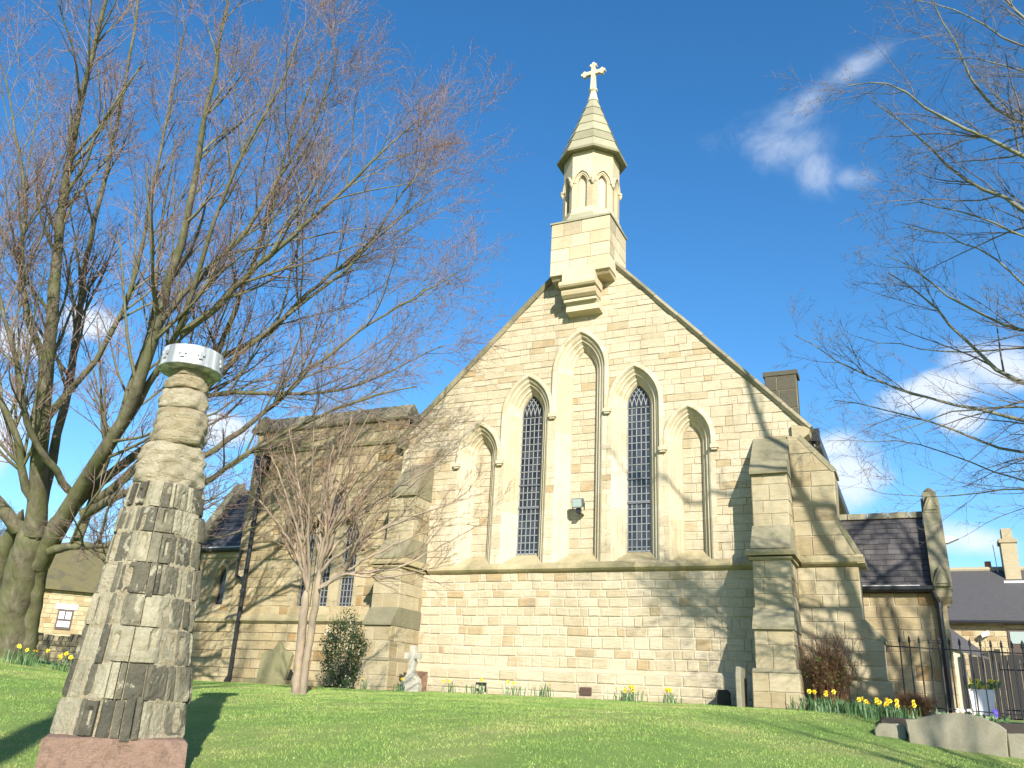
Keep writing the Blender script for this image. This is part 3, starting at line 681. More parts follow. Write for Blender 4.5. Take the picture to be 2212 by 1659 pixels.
# ------------------------------------------------------------------ bell turret
def turret():
    T = thing_empty('bell_turret', church)
    # rectangular base block
    X0, X1, Y0, Y1, Z0, Z1 = -7.09, -5.61, 16.50, 17.75, 11.14, 12.55
    mb, mm = MB(), MB()
    rs = rows(Z0, Z1, (0.26, 0.38))
    for (o, u, n, a0, a1) in (((0, Y0, 0), (1, 0, 0), (0, -1, 0), X0, X1), ((X1, 0, 0), (0, 1, 0), (1, 0, 0), Y0, Y1), ((X0, 0, 0), (0, -1, 0), (-1, 0, 0), -Y1, -Y0), ((0, Y1, 0), (-1, 0, 0), (0, 1, 0), -X1, -X0)):
        w = Wall(o, u, (0, 0, 1), n); w.lay(rs, rect(a0, a1), (0.35, 0.75), lambda: RS.random(), (0, 0.006), gap=0.010, bev=0.007, depth=0.008)
        for src, dst in ((w.b, mb), (w.m, mm)):
            base = len(dst.v); dst.v += src.v; dst.f += [tuple(i + base for i in f) for f in src.f]; dst.t += src.t
    mb.box((X0 + .01, Y0 + .01, Z0), (X1 - .01, Y1 - .01, Z0 + 0.05), 0.6)
    o = mb.build('base_block', M_TURR, T); mm.build('mortar', M_MORTD, o)
    # sloping top from block to octagon
    cx, cyy = -6.35, 17.22
    def octv(r, z): return [(cx + r * math.cos(math.pi / 8 + k * math.pi / 4), cyy + r * math.sin(math.pi / 8 + k * math.pi / 4), z) for k in range(8)]
    m = MB(); t = 0.04
    o8 = octv(0.75, 12.76); xa, xb, ya, yb = X0 - .03, X1 + .03, Y0 - .03, Y1 + .03
    rect8 = [(xb, cyy + .33, Z1 + t), (cx + .33, yb, Z1 + t), (cx - .35, yb, Z1 + t), (xa, cyy + .35, Z1 + t), (xa, cyy - .35, Z1 + t), (cx - .35, ya, Z1 + t), (cx + .35, ya, Z1 + t), (xb, cyy - .35, Z1 + t)]
    cor = [(xb, yb, Z1 + t), (xa, yb, Z1 + t), (xa, ya, Z1 + t), (xb, ya, Z1 + t)]
    m.add(o8 + rect8 + cor, [(k, 8 + k, 8 + (k + 1) % 8, (k + 1) % 8) for k in range(8)] + [(8, 16, 9), (10, 17, 11), (12, 18, 13), (14, 19, 15), tuple(range(8))], 0.4)
    m.box((xa, ya, Z1 - .005), (xb, yb, Z1 + t - .003), 0.5)
    m.build('sloping_top', M_SPIRE, T, recalc=True)
    # corbel under the block
    m = MB()
    m.prism([(16.46, 11.24), (16.46, 10.86), (16.62, 10.74), (16.62, 10.47), (17.0, 10.47), (17.0, 11.24)], 'x', -6.76, -5.96, 0.2)
    m.build('corbel_block', M_TURR, T)
    m = MB(); m.prism([(16.46, 10.93), (16.41, 10.91), (16.375, 10.86), (16.375, 10.80), (16.41, 10.76), (16.50, 10.75), (16.9, 10.75), (16.9, 10.93)], 'x', -6.81, -5.91, 0.5); m.build('roll_moulding', M_TURR, T)
    m = MB(); m.prism([(16.50, 10.745), (16.485, 10.68), (16.51, 10.60), (16.58, 10.545), (16.62, 10.54), (16.9, 10.54), (16.9, 10.745)], 'x', -6.78, -5.94, 0.7); m.build('roll_moulding', M_TURR, T)
    m = MB(); m.prism([(16.70, 10.468), (16.74, 10.40), (16.72, 10.26), (17.0, 10.22), (17.0, 10.468)], 'x', -6.74, -5.92, 0.4); m.build('corbel_foot', M_TURR, T)
    m = MB(); m.prism([(16.54, 11.139), (16.62, 11.06), (17.0, 11.02), (17.0, 11.139)], 'x', -7.07, -5.63, 0.9); m.build('soffit', M_TURR, T)
    # octagonal shaft: eight faces each with a recessed lancet
    r = 0.70; ap = r * math.cos(math.pi / 8); hwf = r * math.sin(math.pi / 8)
    sh = MB(); hd = MB(); pn = MB(); st = MB(); dk = MB()
    zb, zt = 12.78, 14.66
    for k in range(8):
        ang = -math.pi / 2 + k * math.pi / 4; n = np.array([math.cos(ang), math.sin(ang), 0]); u = np.array([-math.sin(ang), math.cos(ang), 0]); o = np.array([cx, cyy, 0]) + n * ap
        def Pn(a, z, w): return tuple(o + u * a + np.array([0, 0, z]) + n * w)
        lw, z0, zs, za = 0.118, zb + 0.17, 13.66, 13.95
        Rr = 2.3 * lw
        left = [(-lw, z0), (-lw, zs)] + [((Rr - lw) - Rr * math.cos(t), zs + Rr * math.sin(t)) for t in np.linspace(0.15, math.acos((Rr - lw) / Rr), 7)]
        outl = left + [(-x, z) for x, z in left[:-1]][::-1]
        top = max(z for x, z in outl)
        # face with hole: left strip, right strip, above
        nL = len(left)
        for sg in (-1, 1):
            vs = []; 
            for (x, z) in left: vs.append(Pn(sg * -x if sg > 0 else x, z, 0))
            edge = [Pn(sg * hwf, z, 0) for (x, z) in left]
            tn = [RS.random() for _ in range(nL)]
            for i in range(nL - 1): sh.add([vs[i], vs[i + 1], edge[i + 1], edge[i]], [(0, 1, 2, 3)], tn[i])
        # subdivide jamb tones
        sh.add([Pn(-hwf, top, 0), Pn(hwf, top, 0), Pn(hwf, zt, 0), Pn(-hwf, zt, 0)], [(0, 1, 2, 3)], RS.random())
        sh.add([Pn(-hwf, zb, 0.0), Pn(hwf, zb, 0.0), Pn(hwf, z0, 0), Pn(-hwf, z0, 0)], [(0, 1, 2, 3)], RS.random())
        sh.add([Pn(-hwf - .02, zb - 0.14, 0.045), Pn(hwf + .02, zb - 0.14, 0.045), Pn(hwf + .02, zb + .01, 0.045), Pn(-hwf - .02, zb + .01, 0.045), Pn(-hwf, zb + .06, 0.001), Pn(hwf, zb + .06, 0.001)], [(0, 1, 2, 3), (3, 2, 5, 4)], 0.4)
        # reveals
        for (p, q) in zip(outl[:-1], outl[1:]):
            sh.add([Pn(p[0], p[1], 0), Pn(q[0], q[1], 0), Pn(q[0], q[1], -0.09), Pn(p[0], p[1], -0.09)], [(0, 1, 2, 3)], 0.6)
        sh.add([Pn(-lw, z0, 0), Pn(lw, z0, 0), Pn(lw, z0 + .05, -0.09), Pn(-lw, z0 + .05, -0.09)], [(0, 1, 2, 3)], 0.6)
        tgt = dk if k in (6, 7) else pn
        tgt.add([Pn(x, z, -0.09) for x, z in outl], [tuple(range(len(outl)))], RS.random() * 0.3)
        # hood mould around the lancet
        for off, th, w1 in ((0.085, 0.035, 0.045), (0.035, 0.025, 0.02)):
            Ro = Rr + off; pts = [((Rr - lw) - Ro * math.cos(t), zs + Ro * math.sin(t)) for t in np.linspace(0.0, math.acos((Rr - lw) / Ro), 8)]
            Ri = Ro + th; pt2 = [((Rr - lw) - Ri * math.cos(t), zs + Ri * math.sin(t)) for t in np.linspace(0.0, math.acos((Rr - lw) / Ri), 8)]
            for sg in (1, -1):
                for i in range(7):
                    a, b, c, d = pts[i], pts[i + 1], pt2[i + 1], pt2[i]
                    hd.add([Pn(sg * a[0], a[1], 0.0), Pn(sg * b[0], b[1], 0.0), Pn(sg * c[0], c[1], 0.0), Pn(sg * d[0], d[1], 0.0), Pn(sg * a[0], a[1], w1), Pn(sg * b[0], b[1], w1), Pn(sg * c[0], c[1], w1), Pn(sg * d[0], d[1], w1)],
                           [(4, 5, 6, 7), (0, 1, 5, 4), (3, 7, 6, 2)], 0.4)
        # carved stop at the corner
        e = o + u * hwf
        st.lathe([(0.0, -0.09), (0.03, -0.07), (0.055, 0.0), (0.045, 0.045), (0.06, 0.06), (0.05, 0.09), (0.0, 0.10)], (e[0] + 0.02 * math.cos(ang + math.pi / 8), e[1] + .02 * math.sin(ang + math.pi / 8), zs - 0.02), 8, 0.5)
    hollow = pn.build('panel', M_TURR, None)
    s_ = sh.build('shaft', M_TURR, T, recalc=False); hollow.parent = s_; dk.build('louvre_opening', M_DARKIN, s_)
    hd.build('hood_mould', M_TURR, s_, recalc=True); st.build('carved_stop', M_TURR, s_, smooth=True)
    # joints of the shaft
    # spire roof in overlapping courses
    m = MB(); N = 6; zt0, zt1 = 14.60, 16.55; re0, re1 = 0.875, 0.14
    for k in range(N):
        t0, t1 = k / N, (k + 1) / N
        ra = re0 + (re1 - re0) * t0; rb = re0 + (re1 - re0) * t1 + 0.0; za, zb2 = zt0 + (zt1 - zt0) * t0, zt0 + (zt1 - zt0) * t1
        m.lathe([(ra - 0.04, za - 0.012), (ra + 0.012, za - 0.008), (rb - 0.012, zb2 + 0.004)], (cx, cyy, 0), 8, RS.random(), math.pi / 8)
    m.lathe([(0.64, zt0 + .06), (0.76, zt0 - 0.035), (re0 + 0.012, zt0 - 0.05), (re0 + 0.025, zt0 + 0.0), (re0 - .0, zt0 + 0.03)], (cx, cyy, 0), 8, 0.9, math.pi / 8)
    m.build('spire_roof', M_SPIRE, T)
    m = MB(); m.lathe([(0.155, 16.54), (0.12, 16.68), (0.08, 16.86), (0.12, 16.90), (0.12, 16.94), (0.06, 16.97)], (cx, cyy, 0), 8, 0.1, math.pi / 8)
    f = m.build('finial', M_TURR, T)
    m = MB()
    zc = 17.50
    m.prism([(cx - .075, 16.96), (cx + .075, 16.96), (cx + .055, 17.35), (cx + .05, zc + .2), (cx - .05, zc + .2), (cx - .055, 17.35)], 'y', cyy - .05, cyy + .05, 0.0)
    m.prism([(cx - .22, zc - .055), (cx + .22, zc - .055), (cx + .22, zc + .055), (cx - .22, zc + .055)], 'y', cyy - .045, cyy + .045, 0.1)
    for dx, dz in ((-.245, zc), (.245, zc), (0, zc + .24)):
        for ox, oz in ((0.0, 0.055), (0.0, -0.055), (0.055 * (1 if dx >= 0 else -1), 0.0), (-0.03 if dx else -.055, 0)):
            pts = [(cx + dx + ox + 0.045 * math.cos(a), dz + oz + 0.045 * math.sin(a)) for a in np.linspace(0, 2 * math.pi, 9)[:-1]]
            m.prism(pts, 'y', cyy - .04 - abs(ox) * .1, cyy + .04 + abs(oz) * .1, 0.1)
    m.build('cross', M_TURR, T)
turret()

# ------------------------------------------------------------------ rest of the church
def slates(name, mat, parent, p0, u, v, n, L, H, rowh=0.2, w=0.28, mortar=None, under=True):
    """slate courses on a slope; p0 lower left corner, u along eaves, v up slope, n outward"""
    W = Wall(p0, u, v, n); k = int(H / rowh); mb = MB()
    u_, v_, n_ = map(np.array, (u, v, n))
    for r in range(k + 1):
        z0 = r * rowh; z1 = min(z0 + rowh * 1.25, H)
        if z0 >= H: break
        x = -RS.uniform(0, w)
        while x < L:
            x2 = x + w * RS.uniform(0.85, 1.15); a, b = max(0, x), min(L, x2)
            if b - a > 0.02:
                j = RS.uniform(0, 0.006); q = lambda U, V, Wd: W.P(U, V, Wd)
                mb.add([q(a + .003, z0 + j, 0.022 + j), q(b - .003, z0 + j * .5, 0.022 + j), q(b - .003, z1, 0.004), q(a + .003, z1, 0.004), q(a + .003, z0 + j, 0.008), q(b - .003, z0 + j * .5, 0.008)], [(0, 1, 2, 3), (4, 5, 1, 0)], RS.random())
            x = x2
    mb.add([W.P(0, 0, 0), W.P(L, 0, 0), W.P(L, H, 0), W.P(0, H, 0)], [(0, 1, 2, 3)], 0.0)
    return mb.build(name, mat, parent)
def chancel_body():
    # roof planes behind the gable
    for s, nm in ((1, 'chancel_roof'), (-1, 'chancel_roof')):
        top = np.array([-6.35, 17.72, 11.95]); low = np.array([-1.52 if s > 0 else -11.0, 17.72, 7.02])
        d = low - top; H = np.linalg.norm(d); v = -d / H; u = np.array([0, 1, 0]) * (1 if s > 0 else -1); n = np.cross(u, v)
        p0 = low if s > 0 else low + np.array([0, 9.3, 0])
        slates(nm, M_SLATE2, church, tuple(p0), tuple(u), tuple(v), tuple(n), 9.3, H, 0.25, 0.4)
    m = MB()   # south wall below eaves
    m.box((-2.05, 17.5, 1.5), (-1.72, 27, 7.0), 0.4); m.build('side_wall', M_OLD, church)
    m = MB()
    m.box((-1.86, 17.62, 6.93), (-1.56, 27, 7.06), 0.3); m.build('eaves_board', M_WEA, church)
    m = MB()   # gutter
    m.prism([(-1.60, 7.10), (-1.60, 7.02), (-1.55, 6.96), (-1.48, 6.98), (-1.45, 7.05), (-1.45, 7.11)], 'y', 17.3, 26.8, 0.3)
    m.build('gutter', M_IRON, church)
    m = MB(); m.box((-1.66, 17.28, 6.86), (-1.42, 17.5, 7.12)); m.tube([(-1.54, 17.4, 6.9), (-1.54, 17.4, 6.78), (-1.66, 17.52, 6.55), (-1.68, 17.55, 6.3)], 0.045, 8); m.tube([(-1.68, 17.62, 6.4), (-1.68, 17.62, 1.8)], 0.05, 8)
    m.build('drainpipe', M_IRON, church)
    m = MB()    # dark stone stack behind the coping
    w = Wall((0, 17.85, 0), (1, 0, 0), (0, 0, 1), (0, -1, 0)); w.lay([6.9, 7.35, 7.8, 8.22, 8.56], rect(-2.50, -1.84), (0.35, 0.5), lambda: 0.8 + RS.random() * .2, (0, .008)); o = w.build('chimney_stack', M_SOOT, M_SILL, church)
    m.box((-2.49, 17.87, 6.8), (-1.85, 18.25, 8.56), 0.9); m.build('stack_core', M_SOOT, o)
    m = MB(); m.box((-2.53, 17.83, 8.56), (-1.81, 18.29, 8.66), 1.0); m.build('stack_cap', M_SOOT, o)
chancel_body()

def side_chapel():
    b = thing_empty('side_chapel', church); Y = 17.10; xl, xr = -15.80, -11.0
    wins = [dict(c=-13.62, hw=.20, ap=5.62), dict(c=-12.98, hw=.22, ap=6.42), dict(c=-12.42, hw=.20, ap=5.66)]
    for a in wins: a['R'] = 2.3 * a['hw']; a['zs'] = a['ap'] - 1.95 * a['hw']
    def ints(z0, z1):
        segs = []; cur = (xl, xl)
        for a in wins:
            tp = a['zs'] + math.sqrt((a['R'] + .13) ** 2 - (a['R'] - a['hw']) ** 2)
            if z0 >= tp - .02 or z1 <= 3.61: continue
            h0 = arch_half(a['hw'], a['zs'], a['R'], 0.12, z0); h1 = arch_half(a['hw'], a['zs'], a['R'], 0.12, z1)
            segs.append((cur[0], cur[1], max(cur[0], a['c'] - h0), max(cur[1], a['c'] - h1))); cur = (a['c'] + h0, a['c'] + h1)
        segs.append((cur[0], cur[1], xr, xr)); return segs
    w = Wall((0, Y, 0), (1, 0, 0), (0, 0, 1), (0, -1, 0))
    w.lay(rows(3.30, 7.55, (0.18, 0.27), must=(3.60, 6.62, 5.8)), ints, (0.25, 0.6), lambda: wt(), (0, 0.014))
    w.lay(rows(7.66, 8.18, (0.2, 0.28)), rect(xl, xr), (0.3, 0.6), wt, (0, 0.01))
    w.lay(rows(1.9, 3.18, (0.2, 0.26)), rect(xl - .0, xr), (0.22, 0.5), lambda: wt() * .85, (0.03, 0.045), depth=0.0)
    w.lay([1.5, 1.7, 1.9], rect(xl, xr), (0.3, 0.6), lambda: RS.random() * .6, (0.07, 0.09), depth=0.0)
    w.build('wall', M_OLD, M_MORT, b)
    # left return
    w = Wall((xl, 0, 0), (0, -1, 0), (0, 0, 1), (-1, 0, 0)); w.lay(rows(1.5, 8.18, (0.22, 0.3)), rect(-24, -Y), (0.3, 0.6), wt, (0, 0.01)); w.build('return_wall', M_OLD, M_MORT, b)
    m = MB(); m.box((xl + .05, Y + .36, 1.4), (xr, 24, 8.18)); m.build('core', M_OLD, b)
    for a in wins:
        s = MB(); prof = [(0.22, 0.0), (0.22, -0.012), (0.10, -0.012), (0.07, 0.05), (0.03, 0.09), (0.0, 0.12), (0.0, 0.2)]
        sweep(s, a['c'], a['hw'], a['zs'], a['R'], prof, 3.6, 10, Y=Y); o = s.build('window_surround', M_OLD if False else M_BUT, b)
        g = MB(); pts = arch_pts(a['c'], a['hw'], a['zs'], a['R'], 0.0, 3.6, 10); g.add([(x, Y + 0.2, z) for x, z in pts], [tuple(range(len(pts)))[::-1]]); g.build('glass', M_GLASS, o)
        leads(a['c'], a['hw'], a['zs'], a['R'], 3.6, a['ap'], Y + .185, o, 4, 0.15, (4.3, ), 0.007)
    # relieving arches (hood) over the group
    h = MB()
    for a in wins:
        ph = [(0.33, 0.0), (0.33, -0.05), (0.27, -0.07), (0.23, -0.02)]; sweep(h, a['c'], a['hw'], a['zs'], a['R'], ph, 3.6, 10, zl=a['zs'] - .35, zr=a['zs'] - .35, Y=Y)
    h.build('hood_mould', M_BUT, b)
    s = MB(); s.prism([(Y, 3.18), (Y - .05, 3.18), (Y - .13, 3.24), (Y - .13, 3.29), (Y - .02, 3.40), (Y, 3.40)], 'x', xl, xr, .6)
    s.prism([(Y - .015, 3.40), (Y - .02, 3.40), (Y + .2, 3.6), (Y + .2, 3.4)], 'x', -13.95, -12.05, .6)
    s.prism([(Y, 7.55), (Y - .05, 7.55), (Y - .08, 7.62), (Y - .02, 7.67), (Y, 7.67)], 'x', xl, xr, .8)
    s.build('string_course', M_SILL, b)
    c = MB()
    x = xl - .05
    while x < xr:
        x2 = min(x + RS.uniform(.6, 1.0), xr)
        c.prism([(Y + .45, 8.16), (Y - .07, 8.16), (Y - .10, 8.20), (Y - .10, 8.28), (Y + .16, 8.60), (Y + .45, 8.42)], 'x', x + .003, x2 - .003, RS.random()); x = x2
    c.prism([(xl - .1, 8.16), (xl - .14, 8.25), (xl + .1, 8.5), (xl + .25, 8.62), (xl + .35, 8.5), (xl + .3, 8.16)], 'y', Y - .12, Y + .5, .6)
    c.build('parapet_coping', M_WEA, b)
    # rainwater hopper and pipe
    p = MB(); px_ = -15.36
    p.tube([(px_, Y - .12, 1.82), (px_, Y - .12, 7.0)], 0.055, 10)
    for z in (3.9, 5.6): p.tube([(px_, Y - .12, z), (px_, Y - .12, z + .09)], 0.075, 10)
    p.prism([(px_ - .16, 7.45), (px_ - .16, 7.2), (px_ - .08, 6.98), (px_ + .08, 6.98), (px_ + .16, 7.2), (px_ + .16, 7.45)], 'y', Y - .28, Y - .02)
    p.tube([(px_ - .27, Y - .1, 5.0), (px_ - .33, Y - .12, 4.7), (px_ - .3, Y - .12, 4.35), (px_ - .05, Y - .12, 4.22)], 0.04, 8)
    p.tube([(px_, Y - .12, 1.9), (px_, Y - .2, 1.78)], 0.075, 8)
    p.build('drainpipe', M_IRON, b, smooth=False)
side_chapel()

def vestry():
    b = thing_empty('vestry', church); Y = 18.3; xl, xr = -21.5, -15.82
    w = Wall((0, Y, 0), (1, 0, 0), (0, 0, 1), (0, -1, 0)); c, hw, ap_ = -17.42, .15, 4.78; R, zs = 2.2 * hw, ap_ - 1.8 * hw
    def ii(z0, z1):
        if z0 > 4.95 or z1 < 3.79: return [(xl, xl, xr, xr)]
        h0 = arch_half(hw, zs, R, .08, z0); h1 = arch_half(hw, zs, R, .08, z1); return [(xl, xl, c - h0, c - h1), (c + h0, c + h1, xr, xr)]
    w.lay(rows(3.42, 5.2, (.2, .27), must=(3.78, 4.94)), ii, (.25, .6), wt, (0, .012)); w.lay(rows(1.5, 3.3, (.2, .26)), rect(xl, xr), (.22, .5), lambda: wt() * .85, (.03, .045), depth=0); w.build('wall', M_OLD, M_MORT, b)
    s = MB(); sweep(s, c, hw, zs, R, [(.16, 0), (.16, -.01), (.06, -.01), (.0, .1), (0, .16)], 3.78, 8, Y=Y); o = s.build('window_surround', M_BUT, b)
    g = MB(); pts = arch_pts(c, hw, zs, R, 0.0, 3.78, 8); g.add([(x, Y + .16, z) for x, z in pts], [tuple(range(len(pts)))[::-1]]); g.build('glass', M_GLASS, o)
    m = MB(); m.prism([(Y, 3.28), (Y - .1, 3.33), (Y - .1, 3.38), (Y, 3.46)], 'x', xl, xr, .6); m.prism([(Y, 3.46), (Y, 3.5), (Y + .16, 3.78), (Y + .16, 3.46)], 'x', c - .25, c + .25, .4); m.prism([(Y, 5.02), (Y - .05, 5.06), (Y - .05, 5.2), (Y, 5.2)], 'x', xl, xr, .4); m.build('string_course', M_SILL, b)
    m = MB(); m.box((xl, Y + .2, 1.4), (xr, 21.2, 5.2)); m.build('core', M_OLD, b)
    sl_ = np.array([0, 1.35, 1.98]); H = np.linalg.norm(sl_); v = sl_ / H; n = np.cross((1, 0, 0), v)
    slates('roof', M_SLATE2, b, (-18.35, Y - .08, 5.28), (1, 0, 0), tuple(v), tuple(n), 2.55, H, .18, .26)
    v2 = np.array([0, -v[1], v[2]]); slates('roof', M_SLATE2, b, (-15.8, Y + 2.62, 5.28), (-1, 0, 0), tuple(v2), tuple(np.cross((-1, 0, 0), v2)), 2.55, H, .18, .26)
    # left verge coping, rising to the ridge
    m = MB(); m.prism([(Y - .18, 5.12), (Y - .18, 5.42), (Y + 1.3, 7.55), (Y + 2.75, 5.42), (Y + 2.75, 5.12), (Y + 1.3, 7.0)], 'x', -18.68, -18.33, .5); m.prism([(Y - .2, 4.9), (Y - .2, 5.4), (Y + .1, 5.7), (Y + .2, 4.9)], 'x', -18.7, -18.31, .6); m.build('verge_coping', M_WEA, b)
    m = MB(); m.prism([(-18.5, 5.1), (-18.5, 7.2), (-18.5, 7.2)], 'y', Y, Y + .1) if False else m.prism([(Y + 1.2, 7.24), (Y + 1.31, 7.34), (Y + 1.42, 7.24)], 'x', -18.4, -15.8, .5); m.build('ridge', M_WEA, b)
    m = MB(); m.prism([(Y - .05, 5.2), (Y + 1.3, 7.1), (Y + 2.6, 5.2)], 'x', -18.6, -18.4); m.build('gable_end', M_OLD, b)
    m = MB(); m.prism([(Y - .20, 5.30), (Y - .20, 5.24), (Y - .15, 5.2), (Y - .08, 5.2), (Y - .08, 5.30)], 'x', -18.3, -15.85); m.build('gutter', M_IRON, b)
    m = MB(); m.box((-18.3, Y - .21, 5.30), (-16.1, Y - .195, 5.325)); m.build('gutter_edge', M_GUT, b)
vestry()

def porch():
    b = thing_empty('side_porch', church); Y = 20.0; xl, xr = -1.7, 0.56
    w = Wall((0, Y, 0), (1, 0, 0), (0, 0, 1), (0, -1, 0)); w.lay(rows(1.5, 4.22, (.2, .29)), rect(xl, xr), (.25, .6), wt, (0, .012)); w.build('wall', M_OLD, M_MORT, b)
    w = Wall((xr, 0, 0), (0, 1, 0), (0, 0, 1), (1, 0, 0)); zz = rows(1.5, 6.0, (.22, .3))
    def gi(a, c):
        f = lambda z: 0.0 if z < 4.3 else (z - 4.3) / 1.36
        return [(Y + f(a), Y + f(c), Y + 2.7 - f(a), Y + 2.7 - f(c))]
    w.lay(zz, gi, (.25, .5), wt, (0, .01)); w.build('gable_end', M_OLD, M_MORT, b)
    m = MB(); m.box((xl, Y + .05, 1.4), (xr - .05, Y + 2.65, 4.2)); m.build('core', M_OLD, b)
    sl_ = np.array([0, 1.40, 1.82]); H = np.linalg.norm(sl_); v = sl_ / H; n = np.cross((1, 0, 0), v)
    slates('roof', M_SLATE, b, (xl, Y - .1, 4.30), (1, 0, 0), tuple(v), tuple(n), 2.02, H, .17, .25)
    v2 = np.array([0, -v[1], v[2]]); slates('roof', M_SLATE, b, (xl + 2.02, Y + 2.7, 4.30), (-1, 0, 0), tuple(v2), tuple(np.cross((-1, 0, 0), v2)), 2.02, H, .17, .25)
    m = MB()
    x = xl
    while x < .3: m.prism([(Y + 1.18, 6.06), (Y + 1.30, 6.22), (Y + 1.42, 6.06)], 'x', x, min(x + .42, .36), RS.random()); x += .44
    m.build('ridge', M_WEA, b)
    # verge coping with kneeler and carved apex
    m = MB(); m.prism([(Y - .20, 4.25), (Y - .22, 4.42), (Y - .14, 4.66), (Y + 1.3, 6.52), (Y + 2.74, 4.66), (Y + 2.8, 4.25), (Y + 2.6, 4.25), (Y + 1.3, 5.9), (Y + .0, 4.25)], 'x', .33, .70, .7)
    m.build('verge_coping', M_WEA, b, recalc=True)
    m = MB()
    for yy, z in ((Y - .26, 4.32), (Y + .98, 6.12)):
        m.prism([(.36, z), (.67, z), (.67, z + .1), (.53, z + .42), (.50, z + .42), (.36, z + .1)], 'y', yy, yy + .2, .6)
        m.prism([(.40, z + .06), (.63, z + .06), (.515, z + .32)], 'y', yy - .02, yy, .1)
    m.box((.38, Y + 1.1, 6.30), (.66, Y + 1.5, 6.62), .6); m.lathe([(.09, 0), (.11, .06), (.05, .12), (.0, .14)], (.52, Y + 1.3, 6.62), 8)
    m.build('carved_kneeler', M_WEA, b)
    m = MB(); m.prism([(Y - .03, 4.0), (Y - .16, 4.12), (Y - .2, 4.26), (Y - .2, 4.31), (Y, 4.31), (Y, 4.0)], 'x', .37, .67, .5); m.build('kneeler_corbel', M_BUT, b)
    m = MB(); m.prism([(Y - .22, 4.34), (Y - .22, 4.27), (Y - .17, 4.22), (Y - .1, 4.22), (Y - .08, 4.34)], 'x', -1.1, .36); m.build('gutter', M_IRON, b)
    m = MB(); m.box((-1.0, Y - .235, 4.335), (.1, Y - .218, 4.355)); m.build('gutter_edge', M_GUT, b)
    m = MB(); m.tube([(.33, Y - .14, 4.25), (.36, Y - .14, 4.1), (.41, Y - .1, 3.98), (.41, Y - .1, 1.9)], .06, 10)
    for z in (3.9, 2.9): m.tube([(.41, Y - .1, z), (.41, Y - .1, z + .1)], .078, 10)
    m.build('drainpipe', M_IRON, b)
porch()

# wall fixtures
def floodlight():
    t = thing('floodlight', 'small black floodlight on a bracket in the tall middle blind arch', 'floodlight', (0, 0, 0))
    m = MB(); x, z = -6.42, 5.74
    m.prism([(16.93, z - .09), (16.90, z + .11), (17.02, z + .13), (17.06, z - .03)], 'x', x - .13, x + .11); m.build('casing', M_FLOOD, t)
    m = MB(); m.add([(x - .115, 16.922, z - .07), (x + .095, 16.922, z - .07), (x + .095, 16.896, z + .095), (x - .115, 16.896, z + .095)], [(0, 1, 2, 3)]); m.build('glass', M_LENS, t)
    m = MB(); m.box((x - .02, 17.02, z - .2), (x + .02, 17.28, z - .16)); m.box((x - .05, 16.98, z - .19), (x + .05, 17.05, z - .08)); m.box((x - .15, 17.0, z - .12), (x - .135, 17.03, z + .03)); m.box((x + .115, 17.0, z - .12), (x + .13, 17.03, z + .03)); m.build('bracket', M_IRON, t)
floodlight()
m = MB(); m.box((-6.25, 16.835, 1.86), (-6.01, 16.87, 2.01))
for k in range(5): m.box((-6.24, 16.825, 1.875 + k * .026), (-6.02, 16.835, 1.885 + k * .026))
tag(m.build('air_vent', plain('rusty_iron', (0.10, 0.06, 0.045), 0.8)), 'brown iron air brick low in the plinth wall below the middle arch', 'air vent')
m = MB(); m.box((-8.57, 16.845, 1.84), (-8.33, 16.87, 2.02)); h_ = m.build('wall_hole', M_DARKIN, church)
m = MB(); m.box((-8.50, 16.83, 1.83), (-8.36, 16.85, 1.95), .2); m.box((-8.56, 16.83, 1.9), (-8.50, 16.85, 1.97), .5); m.build('loose_stone', M_MORT, h_)

